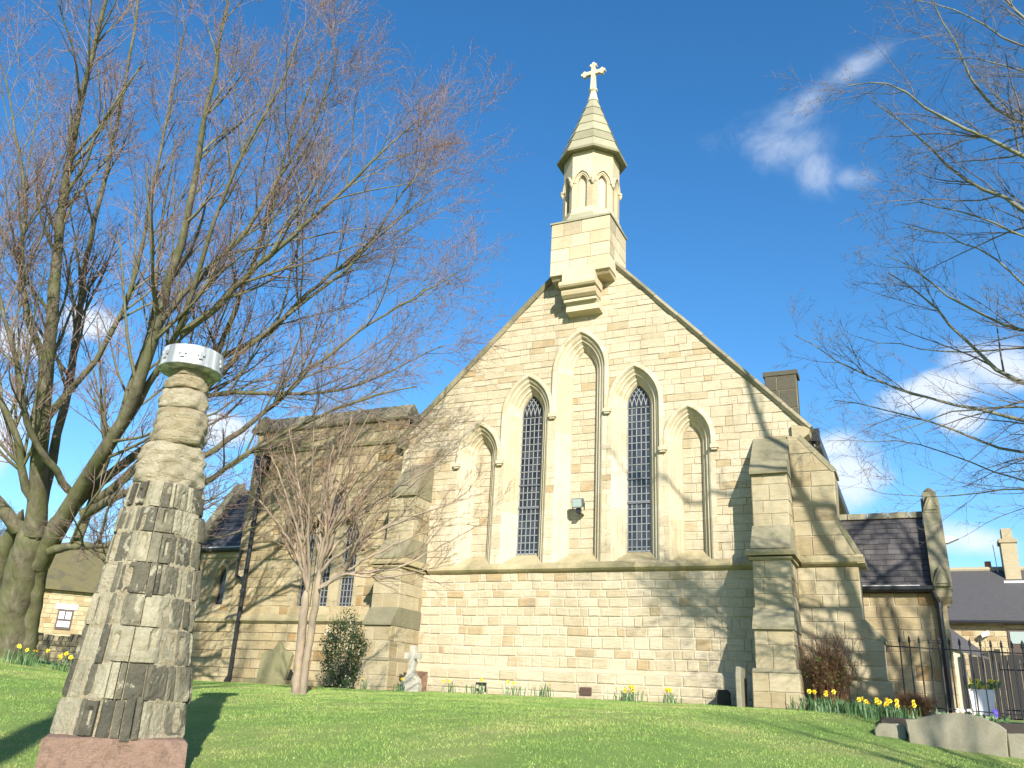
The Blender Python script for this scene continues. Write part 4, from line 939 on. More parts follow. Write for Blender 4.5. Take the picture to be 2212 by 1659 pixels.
# ------------------------------------------------------------------ stone pillar
def pillar():
    cx, cy = -6.06, 5.52; t = thing('stone_pillar', 'tall tapering blackened stone pillar with a round grey lead cap standing on the lawn', 'stone pillar', (0, 0, 0))
    rot = R_(47)
    # pink base
    n = 10; m = MB(); hw = 0.52
    def sq(h, z, j): 
        pts = []
        for k in range(4):
            for q in range(n):
                a = -h + 2 * h * q / n; x, y = [(a, -h), (h, a), (-a, h), (-h, -a)][k]
                pts.append((x + RS.uniform(-j, j), y + RS.uniform(-j, j), z + RS.uniform(-j, j)))
        return [(cx + x * math.cos(rot) - y * math.sin(rot), cy + x * math.sin(rot) + y * math.cos(rot), z_) for x, y, z_ in pts]
    rings = [sq(hw + .03, .5, .0), sq(hw + .02, .8, .008), sq(hw + .005, 1.0, .008), sq(hw, 1.10, .01), sq(hw - .004, 1.19, .008), sq(hw - .02, 1.21, .006), sq(hw - .04, 1.215, .006), sq(0.2, 1.22, 0)]
    vs = [p for r in rings for p in r]; K = 4 * n
    fs = [(k * K + q, k * K + (q + 1) % K, (k + 1) * K + (q + 1) % K, (k + 1) * K + q) for k in range(len(rings) - 1) for q in range(K)] + [tuple(range((len(rings) - 1) * K, len(rings) * K))]
    m.add(vs, fs, .5); m.build('base', M_PINK, t)
    # lower shaft: octagonal courses of re-used moulded stones
    zz = [1.21, 1.49, 1.77, 2.05, 2.31, 2.57, 2.83, 3.05, 3.28]
    Wd = lambda z: float(np.interp(z, [1.21, 2.09, 2.80, 3.28], [.51, .425, .368, .31]))
    def face_pt(a, r):   # squarish octagon section
        c_, s_ = math.cos(a), math.sin(a); k = max(abs(c_), abs(s_)); o = (abs(c_) + abs(s_)) / 1.30
        q = r / max(k, o); return q * c_, q * s_
    b = MB(); mo = MB(); rb = MB()
    for i, (z0, z1) in enumerate(zip(zz[:-1], zz[1:])):
        a = RS.uniform(0, .4); end = a + 2 * math.pi
        while a < end - .05:
            da = RS.choice([.12, .18, .25, .4, .5]) * RS.uniform(.8, 1.2); a2 = min(a + da, end)
            if end - a2 < .1: a2 = end
            rib = RS.random() < .30 and da < .3
            pr = RS.uniform(.018, .034) if rib else RS.uniform(-.006, .007); jz = (RS.uniform(-.03, .02), RS.uniform(-.02, .03))
            if RS.random() < .08: pr = -.02
            tn = RS.uniform(.75, 1.0) if rib else RS.choice([RS.uniform(.1, .35), RS.uniform(.3, .6), RS.uniform(.55, .8), RS.uniform(.65, 1)])
            N = max(3, int((a2 - a) / .05)); g = .010; NZ = 7; slot = (RS.randrange(1, N - 1), RS.randrange(1, 4)) if (N > 4 and RS.random() < .35) else None
            grid = []
            for kz in range(NZ + 1):
                z = z0 + jz[0] * rib + g * .5 + (z1 - z0 - g + (jz[1] - jz[0]) * rib) * kz / NZ; row = []
                for k in range(N + 1):
                    ang = a + .012 + (a2 - a - .024) * k / N; edge = (kz in (0, NZ)) or (k in (0, N))
                    r = Wd(z) + pr - (.008 if edge else 0) + RS.uniform(-.004, .004) - (.03 if slot and k in (slot[0], slot[0] + 1) and slot[1] <= kz <= slot[1] + 3 else 0); x, y = face_pt(ang, r)
                    row.append((cx + x * math.cos(rot) - y * math.sin(rot), cy + x * math.sin(rot) + y * math.cos(rot), z + RS.uniform(-.002, .002)))
                grid.append(row)
            vs = [p for r in grid for p in r]; base_in = []
            fs = [(kz * (N + 1) + k, kz * (N + 1) + k + 1, (kz + 1) * (N + 1) + k + 1, (kz + 1) * (N + 1) + k) for kz in range(NZ) for k in range(N)]
            # skirt to the core
            ring = [(0, k) for k in range(N + 1)] + [(kz, N) for kz in range(1, NZ + 1)] + [(NZ, k) for k in range(N - 1, -1, -1)] + [(kz, 0) for kz in range(NZ - 1, 0, -1)]
            B = len(vs)
            for kz, k in ring:
                p = grid[kz][k]; dx, dy = cx - p[0], cy - p[1]; l = math.hypot(dx, dy); q = min((.07 + max(pr, 0)) / l, .9); vs.append((p[0] + dx * q, p[1] + dy * q, p[2]))
            RN = len(ring)
            for k in range(RN):
                p = ring[k][0] * (N + 1) + ring[k][1]; q = ring[(k + 1) % RN][0] * (N + 1) + ring[(k + 1) % RN][1]; fs.append((p, B + k, B + (k + 1) % RN, q))
            NF = N * NZ; tt = []
            for kz in range(NZ):
                for k in range(N):
                    e_ = (kz in (0, NZ - 1)) or (k in (0, N - 1)); sl_ = slot and k == slot[0] and slot[1] <= kz < slot[1] + 3
                    tt.append(min(tn, .3) if sl_ else tn)
            bb = len(b.t); b.add(vs, fs, tn); b.t[bb:bb + NF] = tt
            # slot holes
            a = a2
    sh = b.build('lower_shaft', M_PILL, t)
    core = MB(); core.lathe([(Wd(z) * 1.0 - .008, z) for z in (1.2, 2.09, 2.8, 3.27)], (cx, cy, 0), 8, .2, rot + math.pi / 8); core.build('mortar', M_PILU, sh)
    # slots and dowel holes cut in the old stones, as dark insets
    # upper shaft: worn drums
    u = MB(); rg = np.random.default_rng(5); ph = rg.uniform(0, 6.28, (8, 6))
    prof = []
    drums = [(3.27, .300, 3.66, .262), (3.665, .255, 4.00, .232), (4.005, .236, 4.20, .205), (4.205, .205, 4.33, .19), (4.335, .165, 4.42, .155)]
    for d, (za, ra, zb, rb_) in enumerate(drums):
        NK, NS = 16, 52; vs = []
        for k in range(NK + 1):
            f = k / NK; z = za + (zb - za) * f; r = ra + (rb_ - ra) * f; edge = 1 - .10 * (abs(2 * f - 1) ** 5)
            for s in range(NS):
                a = 2 * math.pi * s / NS
                w = 1 + .05 * math.sin(2 * a + ph[d, 0]) + .04 * math.sin(5 * a + ph[d, 1] + z * 9) + .03 * math.sin(9 * a + ph[d, 2] - z * 25) + .035 * math.sin(z * 60 + ph[d, 3] + 2 * math.sin(a * 2)) + rg.normal(0, .011)
                vs.append((cx + .012 * math.sin(d * 2) + r * w * edge * math.cos(a), cy + r * w * edge * math.sin(a), z + .006 * math.sin(a * 3 + d)))
        fs = [(k * NS + s, k * NS + (s + 1) % NS, (k + 1) * NS + (s + 1) % NS, (k + 1) * NS + s) for k in range(NK) for s in range(NS)] + [tuple(range(NS))[::-1], tuple(range(NK * NS, NK * NS + NS))]
        u.add(vs, fs, [.15, .45, .05, .5, .35][d])
    u.build('upper_shaft', M_PILU, t, smooth=True)
    c = MB(); c.lathe([(.13, 4.40), (.262, 4.405), (.285, 4.405), (.292, 4.41), (.292, 4.425), (.283, 4.43), (.281, 4.585), (.272, 4.60), (.25, 4.61), (.0, 4.63)], (cx, cy, 0), 40, .5)
    cap = c.build('lead_cap', M_LEAD, t)
    l = MB()
    for ang in (R_(-30), R_(-62), R_(20), R_(-100), R_(70)):
        p = np.array([cx + .286 * math.cos(ang), cy + .286 * math.sin(ang)]); tx, ty = -math.sin(ang), math.cos(ang)
        for (a0, a1, h0, h1) in ((-.035, .035, 4.50, 4.535), (-.018, .018, 4.465, 4.502)):
            l.add([(p[0] + tx * a0, p[1] + ty * a0, h0), (p[0] + tx * a1, p[1] + ty * a1, h0), (p[0] + tx * a1, p[1] + ty * a1, h1), (p[0] + tx * a0, p[1] + ty * a0, h1)] +
                  [(p[0] + tx * a0 + .012 * math.cos(ang), p[1] + ty * a0 + .012 * math.sin(ang), h0), (p[0] + tx * a1 + .012 * math.cos(ang), p[1] + ty * a1 + .012 * math.sin(ang), h0), (p[0] + tx * a1 + .012 * math.cos(ang), p[1] + ty * a1 + .012 * math.sin(ang), h1), (p[0] + tx * a0 + .012 * math.cos(ang), p[1] + ty * a0 + .012 * math.sin(ang), h1)],
                  [(4, 5, 6, 7), (0, 1, 5, 4), (1, 2, 6, 5), (2, 3, 7, 6), (3, 0, 4, 7)], .3)
    l.build('lug', M_LEAD, cap)
pillar()

# ------------------------------------------------------------------ trees
def tubes(P, Rr, S):
    N, K, _ = P.shape
    T = np.gradient(P, axis=1); T /= np.linalg.norm(T, axis=2, keepdims=True) + 1e-9
    av = P[:, -1] - P[:, 0]; av /= np.linalg.norm(av, axis=1, keepdims=True) + 1e-9
    ref = np.where(np.abs(av[:, 2:3]) < .8, np.array([[0, 0, 1.0]]), np.array([[1.0, 0, 0]]))
    n1 = np.cross(T, ref[:, None, :]); n1 /= np.linalg.norm(n1, axis=2, keepdims=True) + 1e-9; n2 = np.cross(T, n1)
    a = 2 * np.pi * np.arange(S) / S
    V = P[:, :, None, :] + Rr[:, :, None, None] * (np.cos(a)[None, None, :, None] * n1[:, :, None, :] + np.sin(a)[None, None, :, None] * n2[:, :, None, :])
    base = (np.arange(N)[:, None, None] * K + np.arange(K - 1)[None, :, None]) * S; s = np.arange(S)[None, None, :]; s2 = (s + 1) % S
    Q = np.stack([base + s, base + s2, base + S + s2, base + S + s], -1).reshape(-1, 4)
    return V.reshape(-1, 3), Q
def merge(parts):
    V, Q, o = [], [], 0
    for v, q in parts: V.append(v); Q.append(q + o); o += len(v)
    return np.concatenate(V), np.concatenate(Q)
def spawn(rng, P, Rr, num, t0, t1, lmin, lmax, ang, up, K, wig, rf, rmin, rmax, taper=.25, side=None):
    N, KP, _ = P.shape; idx = np.repeat(np.arange(N), num); M = len(idx)
    t = rng.uniform(t0, t1, M); f = t * (KP - 1); i = np.clip(f.astype(int), 0, KP - 2); w = (f - i)[:, None]
    p = P[idx, i] * (1 - w) + P[idx, i + 1] * w; T = P[idx, i + 1] - P[idx, i]; T /= np.linalg.norm(T, axis=1, keepdims=True) + 1e-9
    r = Rr[idx, i] * (1 - w[:, 0]) + Rr[idx, i + 1] * w[:, 0]
    rnd = rng.normal(size=(M, 3)); pr = rnd - (rnd * T).sum(1, keepdims=True) * T; pr /= np.linalg.norm(pr, axis=1, keepdims=True) + 1e-9
    a = np.radians(rng.normal(ang, ang * .22, M))[:, None]; d = np.cos(a) * T + np.sin(a) * pr; d[:, 2] += up; d /= np.linalg.norm(d, axis=1, keepdims=True)
    L = rng.uniform(lmin, lmax, M) * (1.15 - .6 * t); st = (L / (K - 1))[:, None]
    out = np.zeros((M, K, 3)); out[:, 0] = p
    for k in range(1, K):
        out[:, k] = out[:, k - 1] + d * st; d = d + rng.normal(0, wig, (M, 3)); d[:, 2] += up * .35; d /= np.linalg.norm(d, axis=1, keepdims=True)
    rb = np.clip(r * rf, rmin, rmax); R2 = rb[:, None] * np.linspace(1, taper, K)[None]
    return out, R2
def limb(pts, r0_, r1_, K=22, wob=.03, rng=None, ex=None):
    pts = np.array(pts, float); n = len(pts)
    d = np.r_[0, np.cumsum(np.linalg.norm(np.diff(pts, axis=0), axis=1))]; t = np.linspace(0, d[-1], K)
    # catmull-rom through linear parameter, smoothed
    q = np.stack([np.interp(t, d, pts[:, k]) for k in range(3)], 1)
    for _ in range(2): q[1:-1] = .25 * q[:-2] + .5 * q[1:-1] + .25 * q[2:]
    if rng is not None: q[1:-1] += rng.normal(0, wob, (K - 2, 3)) * .5
    return q[None], (np.linspace(0, 1, K)[None] ** (ex or (.55 if r0_ > .1 else .8)) * (r1_ - r0_) + r0_)

def grow(name, label, limbs, levels, mats, seed, sides=8, group=None, loc=(0, 0, 0), minr=.0032, cat='tree'):
    rng = np.random.default_rng(seed); t = thing(name, label, cat, (0, 0, 0), group)
    trunk = []; crown = []
    Pl, Rl = [], []
    for l in limbs:
        P, Rr = limb(l['p'], l['r'][0], l['r'][1], 22, l.get('wob', .03), rng, None if l.get('grow', True) else 1.1)
        if not l.get('grow', True): Rr = Rr.copy(); Rr[:, -1] = .01; Rr[:, -2] *= .8
        (trunk).append(tubes(P, Rr * (1 + rng.normal(0, .03, Rr.shape)), 12 if l['r'][0] > .12 else 7))
        if l.get('grow', True): Pl.append(P); Rl.append(Rr)
    P = np.concatenate(Pl); Rr = np.concatenate(Rl); cur = [(P, Rr)]
    for li, lv in enumerate(levels):
        P2, R2 = spawn(rng, cur[0][0], cur[0][1], lv['n'], lv.get('t0', .15), lv.get('t1', 1.0), lv['l'][0], lv['l'][1], lv['a'], lv['up'], lv['K'], lv['w'], lv['rf'], minr, lv['rmax'], lv.get('tp', .3))
        (crown if li else crown).append((tubes(P2, R2, lv.get('S', 3)), li)); cur = [(P2, R2)]
    v, q = merge(trunk); fastmesh('trunk', v, q, mats[0], t, smooth=True)
    big = [c for c, li in crown if li < lim_split(levels)]; small = [c for c, li in crown if li >= lim_split(levels)]
    if big: v, q = merge(big); fastmesh('branches', v, q, mats[1], t, smooth=True)
    if small: v, q = merge(small); fastmesh('crown', v, q, mats[2], t)
    return t
def lim_split(levels): return 1

# big tree on the left
def left_tree():
    D = 18.0
    A = lambda px, py, t=D: atd(px, py, t)
    g = lambda pts, r, **k: dict(p=[A(*q) for q in pts], r=r, **k)
    L = []
    L.append(g([(18, 1475, 19.6), (22, 1400, 19.6), (34, 1300, 19.4), (54, 1210, 19.2), (78, 1130, 19)], (.46, .30), grow=False))
    L.append(g([(50, 1475, 19.7), (58, 1380, 19.6), (76, 1260, 19.4), (98, 1180, 19.2), (130, 1110, 18.9)], (.24, .17), grow=False))
    L.append(g([(-20, 1475, 20.0), (-22, 1380, 20), (-8, 1250, 19.8), (20, 1160, 19.5), (50, 1100, 19.2)], (.34, .12), grow=False))
    L.append(g([(75, 1150, 19), (82, 1000, 18.6), (92, 860, 18.3), (110, 720, 18.0), (122, 560, 17.8), (140, 380, 17.5), (180, 190, 17.2), (232, 0, 17), (260, -140, 17)], (.26, .022)))
    L.append(g([(85, 1120, 19), (115, 960, 19.2), (150, 840, 19.4), (170, 700, 19.6), (185, 540, 19.6), (230, 380, 19.6), (262, 220, 19.6), (300, 20, 19.4), (310, -120, 19.4)], (.14, .02)))
    L.append(g([(82, 1215, 19.3), (118, 1150, 19.0), (190, 1030, 18.3), (255, 930, 17.8), (305, 820, 17.4), (340, 730, 17.2), (352, 640, 17.0), (395, 520, 16.8), (420, 400, 16.6), (440, 250, 16.5), (480, 90, 16.4), (500, -60, 16.3)], (.27, .018)))
    L.append(g([(120, 1130, 19.0), (225, 1030, 18.8), (330, 960, 18.8), (410, 880, 18.8), (470, 780, 18.6), (500, 680, 18.4), (560, 540, 18.2), (600, 400, 18), (640, 250, 18), (700, 110, 18)], (.15, .015)))
    L.append(g([(200, 1020, 18.4), (290, 880, 18.0), (360, 770, 17.4), (408, 660, 16.9), (432, 590, 16.7), (448, 500, 16.5), (500, 380, 16.3), (550, 280, 16.2), (610, 190, 16), (650, 60, 16)], (.12, .014)))
    L.append(g([(395, 720, 17.2), (470, 660, 17.0), (560, 570, 16.8), (640, 500, 16.6), (720, 430, 16.5), (800, 350, 16.4), (900, 262, 16.4)], (.085, .012)))
    L.append(g([(210, 1080, 18.6), (290, 1020, 18.2), (350, 950, 18.0), (432, 860, 17.9), (520, 760, 17.7), (620, 680, 17.5), (730, 600, 17.4), (830, 500, 17.3), (930, 410, 17.3)], (.12, .012)))
    L.append(g([(180, 1110, 18.7), (290, 1050, 18.2), (380, 1070, 17.8), (440, 1050, 17.5), (500, 1005, 17.3), (560, 960, 17.1), (640, 925, 16.9), (720, 880, 16.7), (800, 855, 16.6), (900, 835, 16.5)], (.13, .012)))
    L.append(g([(330, 960, 18.4), (440, 850, 18.0), (520, 845, 17.9), (600, 850, 17.8), (680, 855, 17.7), (760, 840, 17.6), (850, 800, 17.6), (960, 745, 17.6)], (.075, .010)))
    L.append(g([(440, 985, 17.9), (540, 920, 17.8), (610, 860, 17.7), (700, 770, 17.6), (800, 700, 17.5), (900, 640, 17.5), (1010, 575, 17.5)], (.07, .010)))
    L.append(g([(90, 1130, 19), (50, 1050, 18.5), (40, 950, 18.2), (15, 880, 18), (-40, 820, 17.8), (-100, 700, 17.6), (-140, 520, 17.5)], (.13, .02)))
    L.append(g([(40, 1140, 19.3), (0, 1090, 19), (-70, 1020, 18.8), (-160, 900, 18.6), (-240, 700, 18.6)], (.2, .03)))
    L.append(g([(150, 1060, 18.6), (105, 1000, 18.0), (60, 930, 17.6), (48, 880, 17.3), (30, 760, 17), (-10, 600, 16.8), (-60, 400, 16.6)], (.09, .015)))
    L.append(g([(110, 1190, 19), (160, 1178, 18.7), (215, 1178, 18.4), (290, 1170, 18.2), (380, 1120, 18)], (.12, .04)))
    L.append(g([(165, 1175, 18.7), (185, 1120, 18.9), (230, 1000, 19.2), (260, 900, 19.4), (330, 700, 19.4), (345, 500, 19.4), (380, 300, 19.4)], (.10, .015)))
    L.append(g([(100, 900, 18.4), (200, 790, 18.2), (262, 690, 18.1), (300, 570, 18.0), (318, 460, 17.9), (345, 330, 17.8), (372, 200, 17.8), (400, 60, 17.8)], (.08, .012)))
    L.append(g([(105, 800, 18.2), (60, 690, 17.8), (40, 560, 17.6), (60, 420, 17.5), (30, 280, 17.4), (10, 160, 17.3)], (.09, .012)))
    L.append(g([(350, 690, 17.1), (430, 600, 17), (520, 520, 17), (580, 420, 17), (640, 330, 17), (700, 220, 17), (730, 110, 17)], (.07, .010)))
    L.append(g([(470, 780, 18.4), (580, 720, 18.2), (690, 610, 18.1), (790, 540, 18), (880, 400, 18), (950, 330, 18)], (.07, .010)))
    lv = [dict(n=17, l=(1.2, 3.8), a=34, up=.14, K=10, w=.07, rf=.5, rmax=.042, t0=.18, S=5),
          dict(n=9, l=(.6, 2.0), a=36, up=.08, K=8, w=.09, rf=.5, rmax=.013, t0=.12, S=4),
          dict(n=6, l=(.15, .75), a=42, up=.05, K=5, w=.12, rf=.6, rmax=.007, t0=.15, S=3),
          dict(n=3, l=(.02, .07), a=55, up=.05, K=2, w=.1, rf=1.2, rmax=.0075, t0=.2, S=3, tp=.9)]
    grow('bare_tree', 'large bare tree with massive forking trunks and a wide reddish crown behind the pillar', L, lv, (M_BARK, M_LIMB, M_TWIG), 11, minr=.0042)
left_tree()

def small_tree():
    D = 13.6
    A = lambda px, py, t=D: atd(px, py, t)
    g = lambda pts, r, **k: dict(p=[A(*q) for q in pts], r=r, **k)
    L = [g([(637, 1530), (640, 1480), (648, 1400), (656, 1320), (662, 1270)], (.085, .065), grow=False, wob=.01),
         g([(650, 1530, 13.55), (658, 1450, 13.55), (672, 1360, 13.55), (684, 1290, 13.5), (690, 1230, 13.5)], (.065, .055), grow=False, wob=.01)]
    ends = [(560, 1080), (585, 985), (625, 930), (680, 905), (720, 960), (760, 900), (800, 890), (850, 930), (905, 950), (950, 1000), (600, 1150), (1000, 1080), (760, 1010), (700, 1040), (640, 1060)]
    rg = np.random.default_rng(2)
    for k, (ex, ey) in enumerate(ends):
        sx, sy = (664, 1275) if ex < 700 else (688, 1240); dd = rg.uniform(-1.0, 1.0)
        mx_, my = sx + (ex - sx) * .30, sy + (ey - sy) * .48
        L.append(g([(sx, sy, D), (sx + (ex - sx) * .10, sy + (ey - sy) * .22, D + dd * .15), (mx_, my, D + dd * .4), (sx + (ex - sx) * .62, sy + (ey - sy) * .76, D + dd * .75), (ex, ey, D + dd)], (.035, .008), wob=.02))
    for (ex, ey, mx_, my) in ((960, 1130, 800, 1200), (1060, 1120, 860, 1230), (900, 1090, 770, 1180), (985, 1215, 840, 1250), (930, 1010, 790, 1130)):
        dd = rg.uniform(-.6, .3); L.append(g([(690, 1270, 13.4), (740, 1240, 13.3), (mx_, my, 13.2 + dd * .5), (ex, ey, 13.2 + dd)], (.028, .007), wob=.02))
    lv = [dict(n=7, l=(.5, 1.35), a=26, up=.14, K=8, w=.09, rf=.5, rmax=.014, t0=.2, S=4), dict(n=5, l=(.25, .8), a=28, up=.10, K=6, w=.12, rf=.6, rmax=.007, t0=.15, S=3), dict(n=2, l=(.08, .3), a=34, up=.05, K=3, w=.12, rf=.7, rmax=.005, S=3)]
    grow('small_tree', 'small bare tree with twin orange-brown stems and a dense fan of upright twigs', L, lv, (M_SBARK, M_STWIG, M_STWIG), 21, minr=.0035)
small_tree()

def right_tree():
    T0 = np.array([4.25, 10.2, 1.2]); top = lambda z, dx=0, dy=0: np.array([4.3 + dx, 10.2 + dy, z])
    A = lambda px, py, t: atd(px, py, t)
    L = [dict(p=[T0 - np.array([0, 0, .3]), top(2.5), top(4.2, -.05), top(6.0, -.1), top(6.8, -.3), top(8.1, -.65), top(9.6, -1.3), top(11.2, -1.9), top(12.6, -2.2)], r=(.25, .04), wob=.02), dict(p=[top(6.2, -.1), top(7.2, -.05, .2), top(9.0, -.25, .3), top(11, -.1, .3), top(13, .2, .2)], r=(.17, .03), wob=.02)]
    def br(start, pts, r): L.append(dict(p=[start] + [A(*q) for q in pts], r=(r[0] * .72, r[1] * .7), wob=.025))
    k8 = lambda x, y: ((x / 1.106 + 2700) / 1.8517, y / 1.106 / 1.8517)
    kz = lambda x, y: ((x / 1.844 + 3200) / 1.8517, (y / 1.844 + 1200) / 1.8517)
    br(top(3.6), [(*kz(1652, 1130), 11.6), (*kz(1500, 1100), 11.7), (*kz(1300, 1040), 11.8), (*kz(930, 890), 12.0), (*kz(600, 790), 12.2), (*kz(250, 740), 12.4)], (.075, .008))
    br(top(3.9, 0), [(*kz(1652, 900), 11.2), (*kz(1400, 840), 11.3), (*kz(1200, 790), 11.5), (*kz(700, 650), 11.8), (*kz(550, 620), 12.0), (*kz(360, 490), 12.2), (*kz(120, 330), 12.3), (*kz(-40, 260), 12.4)], (.08, .007))
    br(top(3.0), [(*kz(1652, 1370), 11.0), (*kz(1300, 1430), 11.2), (*kz(1000, 1475), 11.4), (*kz(700, 1450), 11.6), (*kz(480, 1390), 11.8)], (.045, .005))
    br(top(3.2), [(*kz(1652, 1345), 11.4), (*kz(1400, 1290), 11.5), (*kz(1100, 1110), 11.7), (*kz(850, 1020), 12), (*kz(500, 1040), 12.2), (*kz(180, 1040), 12.3)], (.04, .005))
    br(top(4.4), [(*kz(1652, 660), 10.6), (*kz(1400, 480), 10.8), (*kz(1200, 280), 11.0), (*kz(1140, 190), 11.1), (*kz(1000, 50), 11.2), (*kz(800, -120), 11.4), (*kz(650, -200), 11.5)], (.10, .010))
    br(top(4.6), [(*kz(1652, 770), 10.2), (*kz(1500, 790), 10.4), (*kz(1300, 805), 10.6), (*kz(1080, 830), 10.8), (*kz(950, 890), 11), (*kz(600, 1000), 11.2)], (.05, .006))
    br(top(5.0), [(*kz(1652, 240), 10.4), (*kz(1500, 190), 10.5), (*kz(1250, 70), 10.6), (*kz(1000, -100), 10.8), (*kz(800, -260), 11), (*kz(640, -330), 11.2)], (.07, .008))
    br(top(4.8), [(*kz(1652, 330), 11.4), (*kz(1400, 370), 11.5), (*kz(1000, 390), 11.6), (*kz(700, 330), 11.7), (*kz(420, 270), 11.8)], (.05, .006))
    br(top(5.6), [(*k8(1600, 960), 9.8), (*k8(1450, 880), 10), (*k8(1300, 800), 10.2), (*k8(1200, 730), 10.3), (*k8(1100, 630), 10.4), (*k8(1000, 540), 10.6), (*k8(860, 440), 10.8)], (.085, .008))
    br(top(5.9), [(*k8(1620, 740), 9.4), (*k8(1400, 600), 9.6), (*k8(1230, 560), 9.8), (*k8(1150, 500), 9.9), (*k8(1030, 400), 10), (*k8(900, 330), 10.2), (*k8(760, 380), 10.3)], (.085, .008))
    br(top(6.4), [(*k8(1620, 600), 9.6), (*k8(1500, 530), 9.7), (*k8(1370, 460), 9.8), (*k8(1300, 350), 9.9), (*k8(1250, 200), 10), (*k8(1180, 90), 10), (*k8(1100, -60), 10.1)], (.07, .008))
    br(top(7.4), [(*k8(1640, 180), 8.8), (*k8(1544, 80), 9), (*k8(1450, -10), 9.2), (*k8(1350, -100), 9.3)], (.08, .012))
    br(top(7.2), [(*k8(1640, 240), 9.2), (*k8(1500, 200), 9.4), (*k8(1380, 100), 9.6), (*k8(1240, 40), 9.7), (*k8(1060, 0), 9.9)], (.05, .007))
    br(top(5.4), [(*k8(1640, 1100), 9.9), (*k8(1460, 1000), 10), (*k8(1300, 960), 10.2), (*k8(1150, 900), 10.4), (*k8(1000, 905), 10.6)], (.05, .007))
    br(top(5.1), [(*k8(1640, 1350), 10.3), (*k8(1480, 1200), 10.4), (*k8(1350, 1080), 10.5), (*k8(1200, 1040), 10.6), (*k8(1010, 1000), 10.8)], (.05, .007))
    br(top(6.1), [(*k8(1640, 560), 10.0), (*k8(1500, 570), 10.1), (*k8(1300, 610), 10.2), (*k8(1180, 660), 10.3), (*k8(1020, 740), 10.5)], (.04, .006))
    br(top(6.8), [(*k8(1640, 330), 9.4), (*k8(1480, 300), 9.5), (*k8(1330, 250), 9.7), (*k8(1150, 255), 9.8)], (.04, .006))
    # limbs outside the frame, away to the right and behind
    rg = np.random.default_rng(9)
    for k in range(12):
        a = rg.uniform(-2.2, 1.2); z = rg.uniform(4, 10); l = rg.uniform(2.5, 4.5)
        s = top(z); L.append(dict(p=[s, s + np.array([math.cos(a) * l * .3, math.sin(a) * l * .3, l * .25]), s + np.array([math.cos(a) * l * .7, math.sin(a) * l * .7, l * .55]), s + np.array([math.cos(a) * l, math.sin(a) * l, l * .9])], r=(.08, .01), wob=.03))
    lv = [dict(n=13, l=(.7, 2.0), a=36, up=.03, K=8, w=.08, rf=.5, rmax=.018, t0=.3, S=4), dict(n=7, l=(.25, .8), a=40, up=.03, K=6, w=.14, rf=.55, rmax=.007, t0=.15, S=3), dict(n=4, l=(.06, .28), a=45, up=.02, K=3, w=.14, rf=.65, rmax=.004, t0=.2, S=3)]
    grow('beech_tree', 'bare grey tree on the right whose long fine branches reach in over the porch', L, lv, (M_LIMBR, M_TWIGR, M_TWIGR), 31, minr=.0024)
right_tree()

def shadow_tree(name, label, x, y, H, seed, fork, r, spread=.32, dens=1.0):
    """a tree behind the viewer: what throws the branch shadows over lawn and walls"""
    rg = np.random.default_rng(seed); z0 = float(ter(x, y)); L = []
    tr = [np.array([x, y, z0 - .3]), np.array([x + .05, y, z0 + fork * .5]), np.array([x, y + .05, z0 + fork])]
    L.append(dict(p=tr, r=(r, r * .75), grow=False, wob=.02))
    n = 7
    for k in range(n):
        a = 2 * math.pi * (k + rg.uniform(-.2, .2)) / n; l = (H - fork) * rg.uniform(.75, 1.05); s = spread * rg.uniform(.5, 1.3)
        b = tr[2] - np.array([0, 0, rg.uniform(0, .3) * fork * .3]); dx, dy = math.cos(a), math.sin(a)
        L.append(dict(p=[b, b + np.array([dx * s * l * .45, dy * s * l * .45, l * .28]), b + np.array([dx * s * l * .8, dy * s * l * .8, l * .6]), b + np.array([dx * s * l * 1.2, dy * s * l * 1.2, l])], r=(r * .5, .02), wob=.06))
    lv = [dict(n=int(9 * dens), l=(1.2, 3.2), a=38, up=.10, K=8, w=.10, rf=.45, rmax=.045, t0=.2, S=5), dict(n=6, l=(.6, 1.6), a=40, up=.06, K=5, w=.14, rf=.45, rmax=.014, S=3), dict(n=4, l=(.2, .7), a=42, up=.04, K=3, w=.12, rf=.5, rmax=.007, S=3)]
    return grow(name, label, L, lv, (M_BARK, M_LIMB, M_TWIG), seed, minr=.004)
shadow_tree('bare_tree', 'slender bare tree behind the viewer, its shadow across the lawn corner', 8.0, .6, 10.6, 41, 4.2, .17, .18, .45)
shadow_tree('bare_tree', 'tall bare tree beyond the right edge, its shadow climbing the porch wall', 7.3, 9.9, 14.5, 47, 6.5, .22, .2, .7)
shadow_tree('bare_tree', 'bare forked tree behind the viewer to the left, shading the side chapel wall', -.2, -5.0, 18.0, 43, 9.0, .30, .24, .6)

